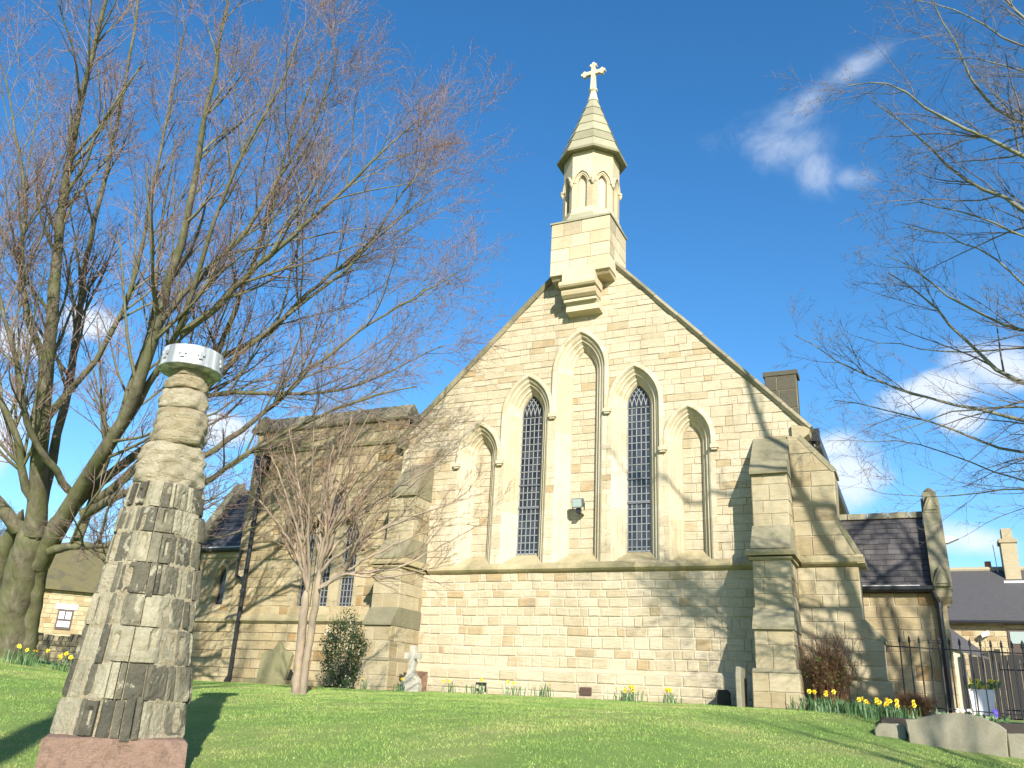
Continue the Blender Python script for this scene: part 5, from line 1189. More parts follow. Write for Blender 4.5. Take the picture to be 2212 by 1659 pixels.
# dense bare trees far behind on the left, houses
def far_tree(label, px, py, t, H, seed, group='bare trees on the left skyline'):
    b = atd(px, py, t); rg = np.random.default_rng(seed); x, y = b[0], b[1]; z0 = float(ter(x, y)); L = []
    tr = [np.array([x, y, z0 - .3]), np.array([x, y, z0 + H * .3])]; L.append(dict(p=tr, r=(.35, .28), grow=False))
    for k in range(8):
        a = rg.uniform(0, 6.28); l = H * .65 * rg.uniform(.8, 1.1); s = rg.uniform(.25, .6); L.append(dict(p=[tr[1] - np.array([0, 0, rg.uniform(0, H * .15)]), tr[1] + np.array([math.cos(a) * s * l * .5, math.sin(a) * s * l * .5, l * .5]), tr[1] + np.array([math.cos(a) * s * l, math.sin(a) * s * l, l])], r=(.16, .03), wob=.1))
    lv = [dict(n=9, l=(1.5, 4), a=40, up=.08, K=6, w=.12, rf=.5, rmax=.06, S=3), dict(n=7, l=(.8, 2), a=42, up=.05, K=4, w=.14, rf=.5, rmax=.025, S=3), dict(n=5, l=(.3, 1), a=42, up=.05, K=3, w=.12, rf=.6, rmax=.015, S=3)]
    grow('far_tree', label, L, lv, (M_FAR, M_FAR, M_FAR), seed, minr=.009, group=group)
far_tree('dense dark bare tree between the big trunk and the pillar, behind the cottage', 250, 1200, 62, 11.0, 51)
far_tree('dark bare tree on the skyline just right of the stone pillar', 400, 1200, 58, 9.5, 52)
far_tree('bare tree far off at the left edge behind the big trunk', -20, 1200, 60, 8.5, 53)

def cottage_left():
    t = thing('cottage', 'yellow stone cottage with a mossy brown roof behind the big tree', 'house', (0, 0, 0))
    c = atd(150, 1385, 42); ang = R_(-52 - 8 + 90)   # facing the viewer
    o = np.array([c[0], c[1], 0]); f = np.array([-c[0], -c[1], 0]); f /= np.linalg.norm(f); u = np.cross(np.array([0, 0, 1.0]), f); zb = 2.3
    def P(a, b, z): return tuple(o + u * a + f * b + np.array([0, 0, z]))
    hw, dp, ze, zr = 9.0, 6.0, 6.1, 8.6
    W = Wall(o, u, (0, 0, 1), f); W.lay(rows(zb - .5, ze, (.2, .28)), rect(-hw, hw), (.3, .7), wt, (0, .03), gap=.03); W.build('wall', M_OLD, M_MORTD, t)  # darker stone choice also stands in for branch shade on this wall
    m = MB(); m.add([P(-hw, -.1, zb - .5), P(hw, -.1, zb - .5), P(hw, -dp, zb - .5), P(-hw, -dp, zb - .5), P(-hw, -.1, ze), P(hw, -.1, ze), P(hw, -dp, ze), P(-hw, -dp, ze), P(-hw, -dp / 2, zr - .1), P(hw, -dp / 2, zr - .1)], [(0, 4, 8, 7, 3), (1, 2, 6, 9, 5), (2, 3, 7, 6)], .4); m.build('gable_end', M_OLD, t)
    m = MB(); m.add([P(-hw - .2, .35, ze - .1), P(hw + .2, .35, ze - .1), P(hw + .2, -dp / 2, zr), P(-hw - .2, -dp / 2, zr), P(-hw - .2, -dp - .3, ze - .1), P(hw + .2, -dp - .3, ze - .1), P(-hw - .2, .35, ze - .25), P(hw + .2, .35, ze - .25)], [(0, 1, 2, 3), (3, 2, 5, 4), (6, 7, 1, 0)], .5); m.build('roof', M_MOSSR, t)
    for a, w_, z0, z1 in ((-.15 - .3, .35, 4.0, 4.95),):
        m = MB(); m.add([P(a - w_, .06, z0), P(a + w_, .06, z0), P(a + w_, .06, z1), P(a - w_, .06, z1)], [(0, 1, 2, 3)]); wd = m.build('window', M_WOODB, t)
        m = MB()
        for (x0, x1, q0, q1) in ((-.28, -.03, .5, .86), (.03, .28, .5, .86), (-.28, .28, .12, .40)):
            m.add([P(a + x0, .09, z0 + q0), P(a + x1, .09, z0 + q0), P(a + x1, .09, z0 + q1), P(a + x0, .09, z0 + q1)], [(0, 1, 2, 3)])
        m.build('pane', plain('curtained_pane', (.55, .6, .62), .3), wd)
        m = MB(); m.add([P(a - .5, .05, z1 + .02), P(a + .5, .05, z1 + .02), P(a + .5, .05, z1 + .27), P(a - .5, .05, z1 + .27)], [(0, 1, 2, 3)]); m.build('lintel', M_WHITE, wd)
    m = MB(); m.add([P(1.2, .06, 2.3), P(1.9, .06, 2.3), P(1.9, .06, 4.6), P(1.2, .06, 4.6)], [(0, 1, 2, 3)]); d_ = m.build('door', plain('orange_brown_door', (.30, .12, .05), .5), t)
    m = MB(); m.add([P(1.0, .05, 4.65), P(2.0, .05, 4.65), P(2.0, .05, 4.9), P(1.0, .05, 4.9)], [(0, 1, 2, 3)]); m.build('lintel', M_WHITE, d_)
    m = MB(); m.tube([P(.85, .1, 2.3), P(.85, .1, ze)], .05, 6); m.build('drainpipe', M_IRON, t)
cottage_left()
def field_wall():
    a = atd(-120, 1400, 27); b = atd(470, 1400, 27); a[2] = b[2] = 0; L = np.linalg.norm(b - a); u = (b - a) / L; f = np.cross(u, np.array([0, 0, 1.0])); 
    if f @ (-a) < 0: f = -f
    w = Wall(a, u, (0, 0, 1), f); zb = 2.0; top = 2.92
    w.lay(rows(zb, top - .12, (.1, .2)), rect(0, L), (.12, .4), lambda: RS.random(), (0, .05), gap=.02, bev=.02, depth=.02)
    x = 0
    while x < L:
        x2 = x + RS.uniform(.12, .2); h = RS.uniform(.14, .24); vs = [w.P(q, z, d) for q, z, d in ((x, top - .12, .04), (x2 - .02, top - .12, .04), (x2 - .02, top - .12 + h, .02), (x + .03, top - .12 + h, .02), (x, top - .12, -.35), (x2 - .02, top - .12, -.35), (x2 - .02, top - .12 + h, -.33), (x + .03, top - .12 + h, -.33))]
        w.b.add(vs, [(0, 1, 2, 3), (1, 5, 6, 2), (5, 4, 7, 6), (4, 0, 3, 7), (3, 2, 6, 7)], RS.random()); x = x2
    o = w.b.build('boundary_wall', M_FIELD); tag(o, 'low rough field stone wall at the edge of the churchyard in front of the cottage', 'wall')
    w.m.add([w.P(0, zb, -.33), w.P(L, zb, -.33), w.P(L, top - .1, -.33), w.P(0, top - .1, -.33)], [(0, 3, 2, 1)]); w.m.build('mortar', M_MORTD, o)
field_wall()

def houses_right():
    t = thing('terraced_house', 'stone house with a plain grey roof and a tall stone chimney behind the railings', 'house', (0, 0, 0)); Y = 35.0; xl, xr = -1.0, 14.0
    w = Wall((0, Y, 0), (1, 0, 0), (0, 0, 1), (0, -1, 0)); w.lay(rows(1.4, 5.25, (.16, .22)), rect(xl, xr), (.25, .6), lambda: wt() * .9, (0, .02), gap=.02); w.build('wall', M_OLD, M_MORT, t)
    m = MB(); m.box((xl, Y + .1, 1.4), (xr, Y + 6, 5.2)); m.build('core', M_OLD, t)
    e = lambda x: 5.28 + (x - 1.2) * .0
    m = MB(); m.add([(xl, Y - .3, 5.22), (xr, Y - .3, 5.22), (xr, Y + 3, 7.45), (xl, Y + 3, 7.45), (xl, Y + 6.3, 5.22), (xr, Y + 6.3, 5.22), (xl, Y - .3, 5.12), (xr, Y - .3, 5.12)], [(0, 1, 2, 3), (3, 2, 5, 4), (6, 7, 1, 0)], .5); rf = m.build('roof', M_TILE, t)
    m = MB(); m.tube([(xl, Y + 3, 7.46), (xr, Y + 3, 7.46)], .1, 8); m.build('ridge', M_MORTD, rf)
    k = 38 / 35.
    cx = 3.42
    w1 = MB()
    ZR = 7.3
    w1.box((cx - .26, Y + 2.3, ZR - .5), (cx + .26, Y + 3.1, ZR + 1.05), .3); w1.box((cx - .32, Y + 2.25, ZR + 1.05), (cx + .3, Y + 3.1, ZR + 1.2), .6); w1.box((cx - .17, Y + 2.4, ZR + 1.2), (cx + .18, Y + 3, ZR + 1.62), .5); w1.build('chimney', M_BUT, rf)
    m = MB(); m.box((cx - .36, Y + 2.05, ZR - .55), (cx + .3, Y + 2.28, ZR - .42)); m.build('flashing', M_WHITE, rf)
    m = MB(); m.lathe([(.13, 0), (.11, .38), (.13, .4)], (cx - .72, Y + 3.3, ZR + .1), 10); m.build('chimney_pot', M_TERRA, rf)
    m = MB(); m.tube([(cx - .45, Y + 2.8, ZR), (cx - .5, Y + 2.8, ZR + 1.25)], .015, 5); m.tube([(cx - .56, Y + 2.8, ZR + 1.25), (cx - .44, Y + 2.8, ZR + 1.25)], .02, 5); m.build('aerial', M_GUT, rf)
    m = MB(); m.box((2.75, Y - .04, 3.9), (3.35, Y + .05, 4.9)); wd = m.build('window', M_WOODB, t)
    m = MB(); m.box((2.82, Y - .06, 4.45), (3.28, Y - .041, 4.85)); m.build('pane', M_LENS, wd)
    m = MB(); m.box((2.65, Y - .06, 4.95), (3.5, Y + .02, 5.08), .4); m.box((2.65, Y - .1, 3.8), (3.45, Y + .02, 3.9), .4); m.build('sill', M_SILL, wd)
    m = MB(); m.tube([(3.55, Y - .1, 5.1), (3.55, Y - .1, 1.6)], .06, 8); m.tube([(xl, Y - .34, 5.14), (xr, Y - .34, 5.14)], .06, 8); m.build('gutter', M_IRON, t)
    m = MB(); m.prism([(1.95, 4.62), (2.2, 4.72), (2.16, 4.86), (1.92, 4.76)], 'y', Y - .3, Y - .1); m.build('security_lamp', M_WHITE, t)
    # lean-to
    t = thing('lean_to', 'low cream walled lean-to shed with a sloping slate roof behind the railings', 'shed', (0, 0, 0)); Y2 = 27.0
    P = lambda px, py, y=Y2: tuple(onY(px, py, y))
    m = MB(); A_, B_, C_, D_ = P(2030, 1345), P(2137, 1412), P(2137, 1420), P(2030, 1392)
    m.add([(A_[0], Y2 + 1.6, A_[2] + .25), (B_[0], Y2 + 1.6, B_[2] + .12), C_, D_, (A_[0], Y2, D_[2] - .06), (C_[0], Y2 - .0, C_[2] - .06)], [(0, 3, 2, 1), (3, 4, 5, 2)], .7); m.build('roof', M_TILE, t)
    e_ = P(2098, 1540); m = MB(); m.add([(A_[0], Y2 + .08, 1.5), (e_[0], Y2 + .08, 1.5), (e_[0], Y2 + .08, np.interp(e_[0], [D_[0], C_[0]], [D_[2], C_[2]]) - .03), (A_[0], Y2 + .08, D_[2] - .03)], [(0, 1, 2, 3)], .1); m.build('wall', M_MORT, t)
    m = MB(); x_ = P(2078, 1400)[0]; m.tube([(x_, Y2 - .05, 1.6), (x_, Y2 - .05, 3.5)], .04, 6); m.build('drainpipe', M_IRON, t)
    # near-black boards: deep shade right of the lean-to, put into the colour
    t = thing('shade_gate', 'tall boarded gate coloured near black to stand in for shade behind the railings', 'gate', (0, 0, 0))
    m = MB(); p0, p1 = onY(2098, 1408, 27), onY(2240, 1408, 27)
    x = p0[0]
    while x < p1[0] + 1.5:
        zt = 3.45 - .18 * (x > 1.9) ; m.box((x, 27 + .01 * RS.random(), 1.7), (x + .13, 27.04, zt + .25 * math.sin((x - p0[0]) * 1.7))); x += .14
    m.build('boards', plain('shade_black_boards', (.010, .009, .009), .7), t); m = MB(); m.box((p0[0] - .08, 26.95, 1.6), (p0[0], 27.1, 3.5)); m.build('post', M_IRON, t)
houses_right()

# path behind the railings
V = np.array([(-.6, 16.62, 1.80), (9, 16.62, 1.80), (9, 34.9, 1.98), (-.6, 34.9, 1.98)]); o = fastmesh('path', V, np.array([[0, 1, 2, 3]]), M_PATH); tag(o, kind='structure')

# ------------------------------------------------------------------ railings
def railings():
    t = thing('iron_railings', 'black iron spear-top railings on a stone kerb beside the porch', 'railings', (0, 0, 0)); Y = 16.45
    zr = lambda x: 2.87 - .04 * (x + .55); zb = lambda x: 1.84 - .04 * (x + .3)
    m = MB(); m.add([], []) ; x0, x1 = -.55, 3.2
    m.box((x0, Y - .012, zr(0) - .02), (x0 + .02, Y + .012, zr(0) + .0)); m.tube([(x0, Y, zr(x0) - .1), (x0, Y, zr(x0)), (x1, Y, zr(x1))], .011, 6); m.tube([(x0 + .1, Y, zb(x0) + .08), (x1, Y, zb(x1) + .08)], .011, 6); m.build('rail', M_IRON, t)
    x = -.335; k = 0
    while x < x1:
        b = MB(); big = (k % 8 == 4); r = .013 if not big else .021; h = .17 if not big else .19
        b.tube([(x, Y, zb(x) - .05), (x, Y, zr(x) + .05), (x, Y, zr(x) + .09)], r, 6)
        b.lathe([(r, 0), (r * 1.9, .02), (r * 1.1, .045), (r * 1.7, .06), (.001, h - .05)], (x, Y, zr(x) + .075), 6); b.build('bar', M_IRON, t); x += .1515; k += 1
    kb = MB(); x = -.6
    while x < 3.2: kb.box((x, Y - .14, 1.45), (x + .78, Y + .16, zb(x) - .01 - .0), RS.random()); x += .8
    kb.build('kerb', M_SLAB, t)
    t = thing('iron_gate', 'lower black iron gate standing behind the spear-top railings', 'gate', (0, 0, 0)); Y = 18.0
    g = MB(); g.tube([(1.2, Y, 2.62), (3.2, Y, 2.62)], .012, 6); g.tube([(1.2, Y, 1.95), (3.2, Y, 1.95)], .012, 6)
    for k in range(16): g.tube([(1.22 + k * .125, Y, 1.84), (1.22 + k * .125, Y, 2.74)], .011, 5)
    g.build('frame', M_IRON, t)
railings()
def planter():
    t = thing('planter_box', 'white trough full of yellow flowers behind the railings', 'planter', (0, 0, 0)); x0, x1, Y = .72, 1.10, 18.6
    m = MB(); a = onY(1888, 1528, Y); 
    m.prism([(x0 + .02, 1.86), (x1 - .02, 1.86), (x1 + .02, 2.30), (x0 - .02, 2.30)], 'y', Y, Y + .35); m.build('trough', M_WHITE, t)
    return t
def flower(mbp, mbt, x, y, z, rg, s=1.0, a=None):
    """six petals and a trumpet, facing roughly toward the sun"""
    a = rg.uniform(-2.6, -.4) if a is None else a; f = np.array([math.cos(a), math.sin(a), rg.uniform(-.2, .35)]); f /= np.linalg.norm(f)
    u = np.cross(f, (0, 0, 1.0)); u /= np.linalg.norm(u); v = np.cross(u, f); c = np.array([x, y, z]); r = .042 * s
    for k in range(6):
        q = k * math.pi / 3 + rg.uniform(-.1, .1); d = math.cos(q) * u + math.sin(q) * v; e = -math.sin(q) * u + math.cos(q) * v
        mbp.add([c, c + d * r * .55 + e * r * .35 + f * .004, c + d * r + f * .008 * rg.uniform(-1, 1), c + d * r * .55 - e * r * .35 + f * .004], [(0, 1, 2, 3)])
    ring = [c + f * .03 * s + .014 * s * (math.cos(q) * u + math.sin(q) * v) for q in np.linspace(0, 2 * math.pi, 7)[:-1]]; r0_ = [c + .008 * s * (math.cos(q) * u + math.sin(q) * v) for q in np.linspace(0, 2 * math.pi, 7)[:-1]]
    mbt.add(r0_ + ring, [(i, (i + 1) % 6, 6 + (i + 1) % 6, 6 + i) for i in range(6)])
def clump(label, cx, cy, rx, ry, nb, nf, h, seed, name='daffodil_clump', zoff=None, hf=1.05, s=1.0, group='daffodil clumps'):
    rg = np.random.default_rng(seed); t = thing(name, label, 'daffodils', (0, 0, 0), group); m = MB(); p = MB(); q = MB(); st = MB()
    for k in range(nb):
        x, y = cx + rg.normal(0, rx * .5), cy + rg.normal(0, ry * .5); z = (float(ter(x, y)) if zoff is None else zoff) - .02; hh = h * rg.uniform(.55, 1.1); a = rg.uniform(0, 6.28); w = rg.uniform(.006, .011); l = hh * rg.uniform(.15, .6)
        dx, dy = math.cos(a), math.sin(a); ex, ey = -dy * w, dx * w
        pts = [(0, 0, 1), (.15, .45, 1), (.45, .8, .8), (1.0, .98, .1)]; vs = []
        for (o_, zz, ww) in pts: vs += [(x + dx * l * o_ - ex * ww, y + dy * l * o_ - ey * ww, z + hh * zz), (x + dx * l * o_ + ex * ww, y + dy * l * o_ + ey * ww, z + hh * zz)]
        m.add(vs, [(0, 1, 3, 2), (2, 3, 5, 4), (4, 5, 7, 6)], rg.uniform())
    for k in range(nf):
        x, y = cx + rg.normal(0, rx * .42), cy + rg.normal(0, ry * .42); z = (float(ter(x, y)) if zoff is None else zoff); hh = h * hf * rg.uniform(.8, 1.15)
        m.tube([(x, y, z), (x + .01, y, z + hh * .6), (x, y - .01, z + hh)], .004, 4, cap=False); flower(p, q, x, y - .012, z + hh, rg, s)
    m.build('leaves', M_BLADE, t)
    if nf: p.build('petals', M_PETAL, t); q.build('trumpets', M_TRUMP, t)
    return t
t = planter(); rg = np.random.default_rng(77); p, q, m = MB(), MB(), MB()
for k in range(26):
    x, y = rg.uniform(.64, 1.2), rg.uniform(18.55, 18.9); z = 2.34 + rg.uniform(0, .13); flower(p, q, x, y, z, rg, 1.0); m.tube([(x, y, 2.28), (x, y, z)], .006, 4); m.add([(x, y, 2.3), (x + .05, y, 2.4), (x + .06, y - .02, 2.46), (x - .01, y, 2.38)], [(0, 1, 2, 3)])
p.build('petals', M_PETAL, t); m.build('leaves', M_BLADE, t)
clump('broad clump of daffodils with one yellow bloom at the foot of the right buttress', -1.55, 15.55, .42, .25, 150, 5, .26, 61)
clump('thick flowerless daffodil leaves between the red twiggy shrub and the blooming clump', -1.05, 15.0, .42, .25, 160, 1, .24, 62)
clump('daffodil clump crowded with yellow blooms beside the low stone block', -.55, 14.1, .40, .22, 170, 17, .22, 63, s=.85)
clump('sparse daffodils growing at the foot of the gable wall left of the air brick', -5.9 - 1.5, 16.2, .35, .12, 26, 2, .24, 64)
clump('tuft of daffodil leaves with no blooms under the centre of the gable', -6.75, 16.25, .2, .12, 34, 1, .28, 65)
clump('group of daffodils in bloom at the gable foot right of the air brick', -5.05, 16.15, .38, .15, 60, 8, .22, 66)
clump('pair of small blooming daffodils near the shaded corner by the right buttress', -4.25, 16.1, .22, .12, 26, 4, .22, 67)
clump('few daffodils with a single bloom just right of the stone cross', -8.85, 16.2, .25, .1, 22, 2, .24, 68)
clump('thin daffodils under the square hole in the plinth wall', -8.2, 16.2, .3, .1, 30, 1, .24, 69)
clump('low daffodils around the foot of the stone cross grave', -9.45, 15.25, .16, .08, 22, 1, .22, 70)
clump('single daffodil beside the left buttress', -10.3, 15.3, .1, .06, 10, 1, .24, 71)
b0 = atd(35, 1462, 17.0); clump('large leafy daffodil clump at the left edge below the big trunk', b0[0], b0[1], .45, .3, 90, 4, .34, 72, s=1.1)
b0 = atd(130, 1456, 17.2); clump('daffodil clump with several open blooms left of the pillar', b0[0], b0[1], .35, .25, 60, 8, .30, 73, s=1.1)
b0 = atd(70, 1450, 18.2); clump('small daffodils at the root of the big tree', b0[0], b0[1], .35, .2, 30, 3, .3, 74, s=1.1)
# flower bed plants behind the slab
def bedplants():
    t = thing('bedding_plants', 'low mixed bedding plants with one violet bloom behind the large slab', 'plants', (0, 0, 0)); rg = np.random.default_rng(8); m, f, w = MB(), MB(), MB()
    for k in range(160):
        x, y = rg.uniform(.1, .95), rg.uniform(13.2, 14.6); z = 1.70; h = rg.uniform(.03, .13); a = rg.uniform(0, 6.28); m.add([(x, y, z), (x + .03 * math.cos(a), y + .03 * math.sin(a), z + h), (x + .05 * math.cos(a + .5), y + .05 * math.sin(a + .5), z + h * .8)], [(0, 1, 2)])
    for k in range(12):
        flower(w, MB(), .3 + rg.uniform(0, .1) + k * .02, 13.6, 1.80 + rg.uniform(0, .05), rg, .5)
    for k in range(4): flower(f, MB(), .78 + rg.uniform(-.03, .03), 13.5, 1.80 + rg.uniform(-.03, .05), rg, .8)
    m.build('leaves', M_BLADE, t); f.build('violet_bloom', M_LBLUE, t); w.build('white_bloom', M_WHITE, t)
bedplants()
m = MB(); m.prism([(12.92, 1.2), (12.94, 1.56), (13.5, 1.70), (16.28, 1.74), (16.28, 1.2)], 'x', -.60, 3.5); o = m.build('flower_bed', M_SOIL); tag(o, kind='structure')

# ------------------------------------------------------------------ graves, slabs, small stones
def outline_stone(name, label, cat, pts, y0, y1, mat, lean=0.0, rz=0.0, tone=.4, noise_=.006, parent=None):
    n = len(pts); P = []
    for i in range(n):
        a, b = pts[i], pts[(i + 1) % n]; k = max(1, int(math.hypot(b[0] - a[0], b[1] - a[1]) / .06))
        for j in range(k): P.append((a[0] + (b[0] - a[0]) * j / k + RS.uniform(-noise_, noise_), a[1] + (b[1] - a[1]) * j / k + RS.uniform(-noise_, noise_)))
    cx = sum(p[0] for p in P) / len(P); cz = min(p[1] for p in P); bz = .014; m = MB(); N = len(P); mz = sum(p[1] for p in P) / len(P)
    def ins(p, d): q = math.hypot(p[0] - cx, p[1] - mz) or 1; return (p[0] - (p[0] - cx) / q * d, p[1] - (p[1] - mz) / q * d)
    rings = [([ins(p, bz) for p in P], y0), (P, y0 + bz), (P, y1 - bz), ([ins(p, bz) for p in P], y1)]
    vs = []
    for r, y in rings:
        for x, z in r:
            yy = y + (z - cz) * lean; xx = x
            if rz: c, s = math.cos(rz), math.sin(rz); dx, dy = xx - cx, yy - y0; xx, yy = cx + dx * c - dy * s, y0 + dx * s + dy * c
            vs.append((xx, yy, z))
    fs = [tuple(range(N)), tuple(range(3 * N, 4 * N))[::-1]] + [(k * N + i, (k + 1) * N + i, (k + 1) * N + (i + 1) % N, k * N + (i + 1) % N) for k in range(3) for i in range(N)]
    m.add(vs, fs, tone); o = m.build(name, mat, parent, recalc=True)
    if parent is None: tag(o, label, cat)
    return o
t = thing('headstone', 'mossy headstone with pointed shouldered top leaning on the side chapel wall', 'headstone', (0, 0, 0))
outline_stone('slab', '', '', [(-13.92, 1.86), (-13.12, 1.86), (-13.05, 2.42), (-13.12, 2.50), (-13.32, 2.53), (-13.48, 2.72), (-13.62, 2.53), (-13.82, 2.50), (-13.92, 2.42)], 16.25, 16.37, M_HEAD, lean=.12, parent=t)
m = MB(); m.box((-14.15, 16.1, 1.6), (-12.95, 16.55, 1.88), .6); m.build('base', M_HEAD, t)
def cross_grave():
    t = thing('grave_cross', 'small grey stone cross on a rounded flared base in front of the gable wall', 'gravestone', (0, 0, 0)); y = 15.55; cx = -9.37
    outline_stone('pedestal', '', '', [(cx - .2, 1.66), (cx + .2, 1.66), (cx + .215, 1.85), (cx + .18, 2.0), (cx + .09, 2.09), (cx - .07, 2.09), (cx - .15, 2.0), (cx - .215, 1.85)], y - .09, y + .09, M_GREYST, parent=t)
    m = MB(); w = .062
    m.prism([(cx - .09, 2.085), (cx + .09, 2.085), (cx + w, 2.22), (cx + w, 2.38), (cx + .18, 2.38), (cx + .18, 2.5), (cx + w, 2.5), (cx + w, 2.64), (cx - w, 2.64), (cx - w, 2.5), (cx - .18, 2.5), (cx - .18, 2.38), (cx - w, 2.38), (cx - w, 2.22)], 'y', y - .055, y + .055, .2); m.build('cross', M_GREYST, t)
    m = MB()
    for k in range(6): m.box((cx - .09 + .01 * (k % 2), y - .0925, 2.02 - k * .025), (cx + .09 - .015 * (k % 3), y - .09, 2.027 - k * .025))
    m.build('worn_inscription', plain('worn_lettering', (.2, .19, .16), .9), t)
    o = outline_stone('small_headstone', 'small brown stone standing close behind the grave cross', 'headstone', [(cx - .17, 1.7), (cx + .17, 1.7), (cx + .17, 2.16), (cx - .17, 2.16)], y + .3, y + .36, stone_mat('brown_stone', [(0, (.28, .17, .11)), (1, (.2, .12, .08))]))
cross_grave()
t = outline_stone('headstone', 'narrow grey headstone seen edge-on beside the right buttress', 'headstone', [(15.70, 1.6), (16.25, 1.6), (16.25, 2.28), (16.1, 2.42), (15.72, 2.42), (15.66, 2.3), (15.66, 1.9)], -.045, .045, M_SLAB)
for v in t.data.vertices: v.co = Vector((-2.93 + v.co.y, v.co.x, v.co.z))
t.data.update()
o = outline_stone('small_headstone', 'little dark headstone in the shadow left of the right buttress', 'headstone', [(-3.46, 1.66), (-3.20, 1.66), (-3.20, 2.0), (-3.25, 2.05), (-3.42, 2.05), (-3.46, 2.0)], 16.3, 16.38, stone_mat('near_black_stone', [(0, (.06, .055, .045)), (1, (.04, .04, .035))]))  # base colour of this stone is set near black
o = outline_stone('large_slab', 'large curved-top stone slab set on edge as the lawn border', 'stone slab', [(-.25, 1.25), (.80, 1.25), (.83, 1.62), (.76, 1.68), (.58, 1.755), (.35, 1.79), (.12, 1.775), (-.08, 1.72), (-.2, 1.69), (-.29, 1.68)], 12.55, 12.73, M_SLAB, lean=.15)
o = outline_stone('border_block', 'squared stone block at the left end of the lawn border', 'stone block', [(-.66, 1.30), (-.31, 1.28), (-.29, 1.60), (-.40, 1.625), (-.62, 1.62), (-.67, 1.55)], 12.75, 13.15, M_SLAB, lean=.1, tone=.1)
o = outline_stone('border_block', 'flat stone block at the right end of the lawn border', 'stone block', [(.82, 1.30), (1.7, 1.26), (1.7, 1.60), (.82, 1.58)], 12.6, 12.9, M_SLAB, lean=.1, tone=.3)
o = outline_stone('foot_stone', 'reddish stone block wedged under the large slab', 'stone block', [(.42, 1.18), (.70, 1.16), (.71, 1.285), (.45, 1.29)], 12.42, 12.6, M_PINK)
o = outline_stone('foot_stone', 'pale stone block beside the reddish one under the slab', 'stone block', [(.72, 1.12), (.88, 1.12), (.88, 1.27), (.72, 1.28)], 12.42, 12.6, M_SLAB, tone=.0)
o = outline_stone('foot_stone', 'stone block at the right edge below the lawn border', 'stone block', [(.89, 1.10), (1.5, 1.08), (1.5, 1.25), (.89, 1.27)], 12.40, 12.6, M_SLAB, tone=.2)
b0 = atd(657, 1492, 16.2); m = MB(); m.box((b0[0] - .14, b0[1], b0[2] - .12), (b0[0] + .14, b0[1] + .12, b0[2] + .07), .3); tag(m.build('loose_brick', M_RED), 'single red brick lying on the grass behind the small tree', 'brick')
o = thing('street_lamp', 'street lamp head showing past the porch gable', 'street lamp', (0, 0, 0)); p_ = onY(2050, 1166, 30)
m = MB(); m.tube([(p_[0] - .7, 30, 1.6), (p_[0] - .7, 30, p_[2]), (p_[0] - .3, 30, p_[2])], .05, 8); m.build('pole', M_GUT, o)
m = MB(); m.prism([(p_[0] - .4, p_[2] - .1), (p_[0] - .05, p_[2] - .12), (p_[0] + .28, p_[2] + .02), (p_[0] - .05, p_[2] + .12), (p_[0] - .4, p_[2] + .1)], 'y', 29.85, 30.15); m.build('lamp_head', M_GUT, o)

# ------------------------------------------------------------------ shrubs
def holly():
    t = thing('holly_bush', 'dark glossy evergreen bush growing against the left buttress', 'bush', (0, 0, 0)); rg = np.random.default_rng(4); cx, cy = -11.12, 15.6
    z0 = float(ter(cx, cy)); st = []
    for k in range(16):
        a = rg.uniform(0, 6.28); l = rg.uniform(.15, .5); h = rg.uniform(.8, 1.55); st.append(dict(p=[(cx, cy, z0 - .05), (cx + math.cos(a) * l * .5, cy + math.sin(a) * l * .4, z0 + h * .5), (cx + math.cos(a) * l, cy + math.sin(a) * l * .6, z0 + h)], r=(.02, .005)))
    parts = [tubes(*limb(s['p'], *s['r'], 8, .02, rg), 4) for s in st]; v, q = merge(parts); fastmesh('stems', v, q, M_BARK, t)
    n = 5200; u = rg.normal(size=(n, 3)); u /= np.linalg.norm(u, axis=1, keepdims=True); r = rg.uniform(.45, 1, n) ** .5
    cl = 1 + .18 * np.sin(u[:, 0] * 7 + 1) * np.sin(u[:, 2] * 9) + .12 * np.sin(u[:, 1] * 15)
    c = np.array([cx, cy, z0 + .72]) + u * (r * cl)[:, None] * np.array([.50, .40, .84])
    c[:, 2] = np.maximum(c[:, 2], z0 + .02); keep = (c[:, 2] < z0 + 1.1) | (rg.uniform(size=n) < .7); c = c[keep]; n = len(c)
    a = rg.normal(size=(n, 3)); a /= np.linalg.norm(a, axis=1, keepdims=True); b = np.cross(a, rg.normal(size=(n, 3))); b /= np.linalg.norm(b, axis=1, keepdims=True); L = rg.uniform(.018, .034, n)[:, None]
    V = np.stack([c - a * L, c + b * L * .5, c + a * L, c - b * L * .5], 1).reshape(-1, 3); fastmesh('foliage', V, np.arange(4 * n).reshape(-1, 4), M_LEAF, t)
holly()
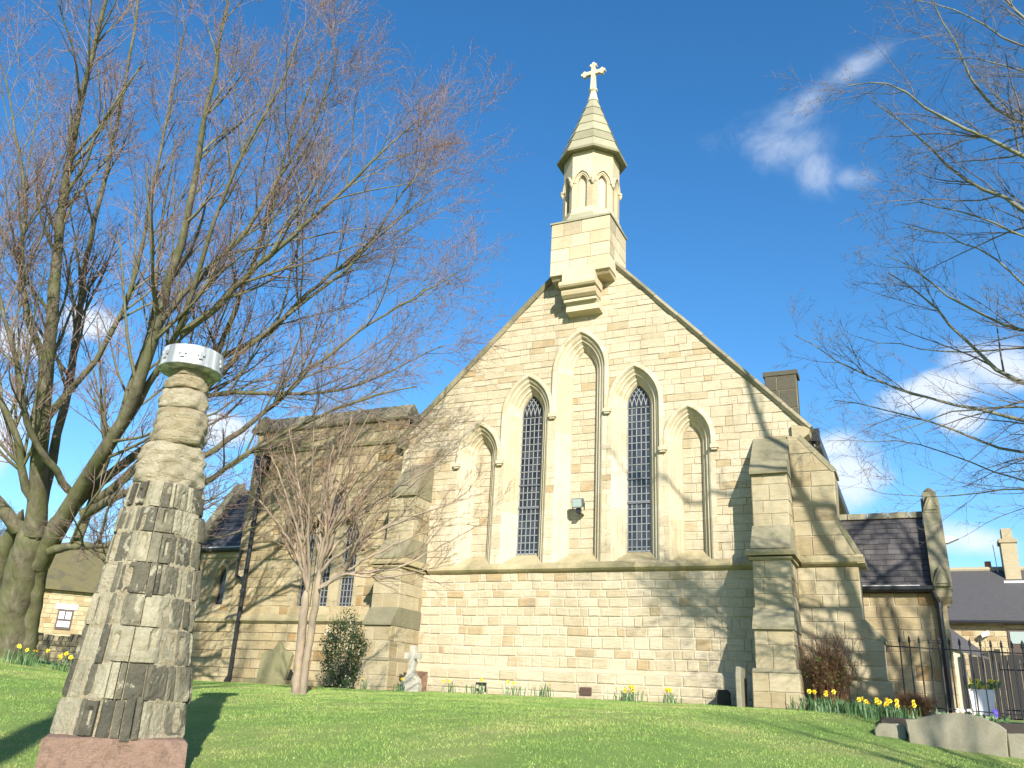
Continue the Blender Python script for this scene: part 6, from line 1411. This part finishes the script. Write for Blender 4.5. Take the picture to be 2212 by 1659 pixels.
def twig_shrub(name, label, cx, cy, z0, rx, ry, h, n, seed, leaves=0, mat=None):
    t = thing(name, label, 'shrub', (0, 0, 0)); rg = np.random.default_rng(seed); P = []
    K = 7; a = rg.uniform(0, 6.28, n); l = rg.uniform(.2, 1, n); hh = h * rg.uniform(.55, 1.05, n); b = np.stack([cx + rg.normal(0, rx * .3, n), cy + rg.normal(0, ry * .3, n), np.full(n, z0 - .03)], 1)
    e = np.stack([np.cos(a) * l * rx, np.sin(a) * l * ry, hh], 1); tt = np.linspace(0, 1, K)[None, :, None]; P = b[:, None] + e[:, None] * np.stack([tt[..., 0] ** 1.4, tt[..., 0] ** 1.4, tt[..., 0] ** .85], -1) + rg.normal(0, .012, (n, K, 3)) * tt
    Rr = np.full((n, K), .0045) * np.linspace(1, .5, K); A = [tubes(P, Rr, 3)]
    P2, R2 = spawn(rg, P, Rr, 6, .2, 1, .1, .32, 40, .1, 4, .2, .8, .0025, .004); A.append(tubes(P2, R2, 3)); P3, R3 = spawn(rg, P2, R2, 3, .2, 1, .04, .14, 45, .05, 3, .2, .8, .002, .003); A.append(tubes(P3, R3, 3))
    v, q = merge(A); fastmesh('twigs', v, q, mat or M_RTWIG, t)
    if leaves:
        i = rg.integers(0, len(P3), leaves); c = P3[i, -1]; c = c[(c[:, 2] < z0 + h * .7)]; m_ = len(c); u = rg.normal(size=(m_, 3)) * .012; w = rg.normal(size=(m_, 3)) * .012
        fastmesh('young_leaves', np.stack([c, c + u, c + u + w, c + w], 1).reshape(-1, 3), np.arange(4 * m_).reshape(-1, 4), M_YLEAF, t)
twig_shrub('twiggy_shrub', 'rounded red-brown twiggy shrub with green shoots right of the buttress', -1.5, 16.2, 1.75, .42, .35, 1.28, 240, 81, 1800)
twig_shrub('low_shrub', 'low dark brown twiggy shrub at the foot of the railings', -.22, 15.7, 1.72, .30, .25, .34, 160, 82, 200)

# ------------------------------------------------------------------ put every thing's empty at its own base
bpy.context.view_layer.update()
for o in list(SC.objects):
    if o.type != 'EMPTY' or o.parent is not None: continue
    lo = np.array([1e9] * 3); hi = -lo; stack = list(o.children)
    while stack:
        c = stack.pop(); stack += list(c.children)
        if c.type == 'MESH':
            v = np.empty(len(c.data.vertices) * 3, dtype=np.float32); c.data.vertices.foreach_get('co', v); v = v.reshape(-1, 3)
            if len(v): lo = np.minimum(lo, v.min(0)); hi = np.maximum(hi, v.max(0))
    if lo[0] > 1e8: continue
    b = Vector(((lo[0] + hi[0]) / 2, (lo[1] + hi[1]) / 2, lo[2])); o.location = b
    for c in o.children: c.matrix_parent_inverse = Matrix.Translation(-b)
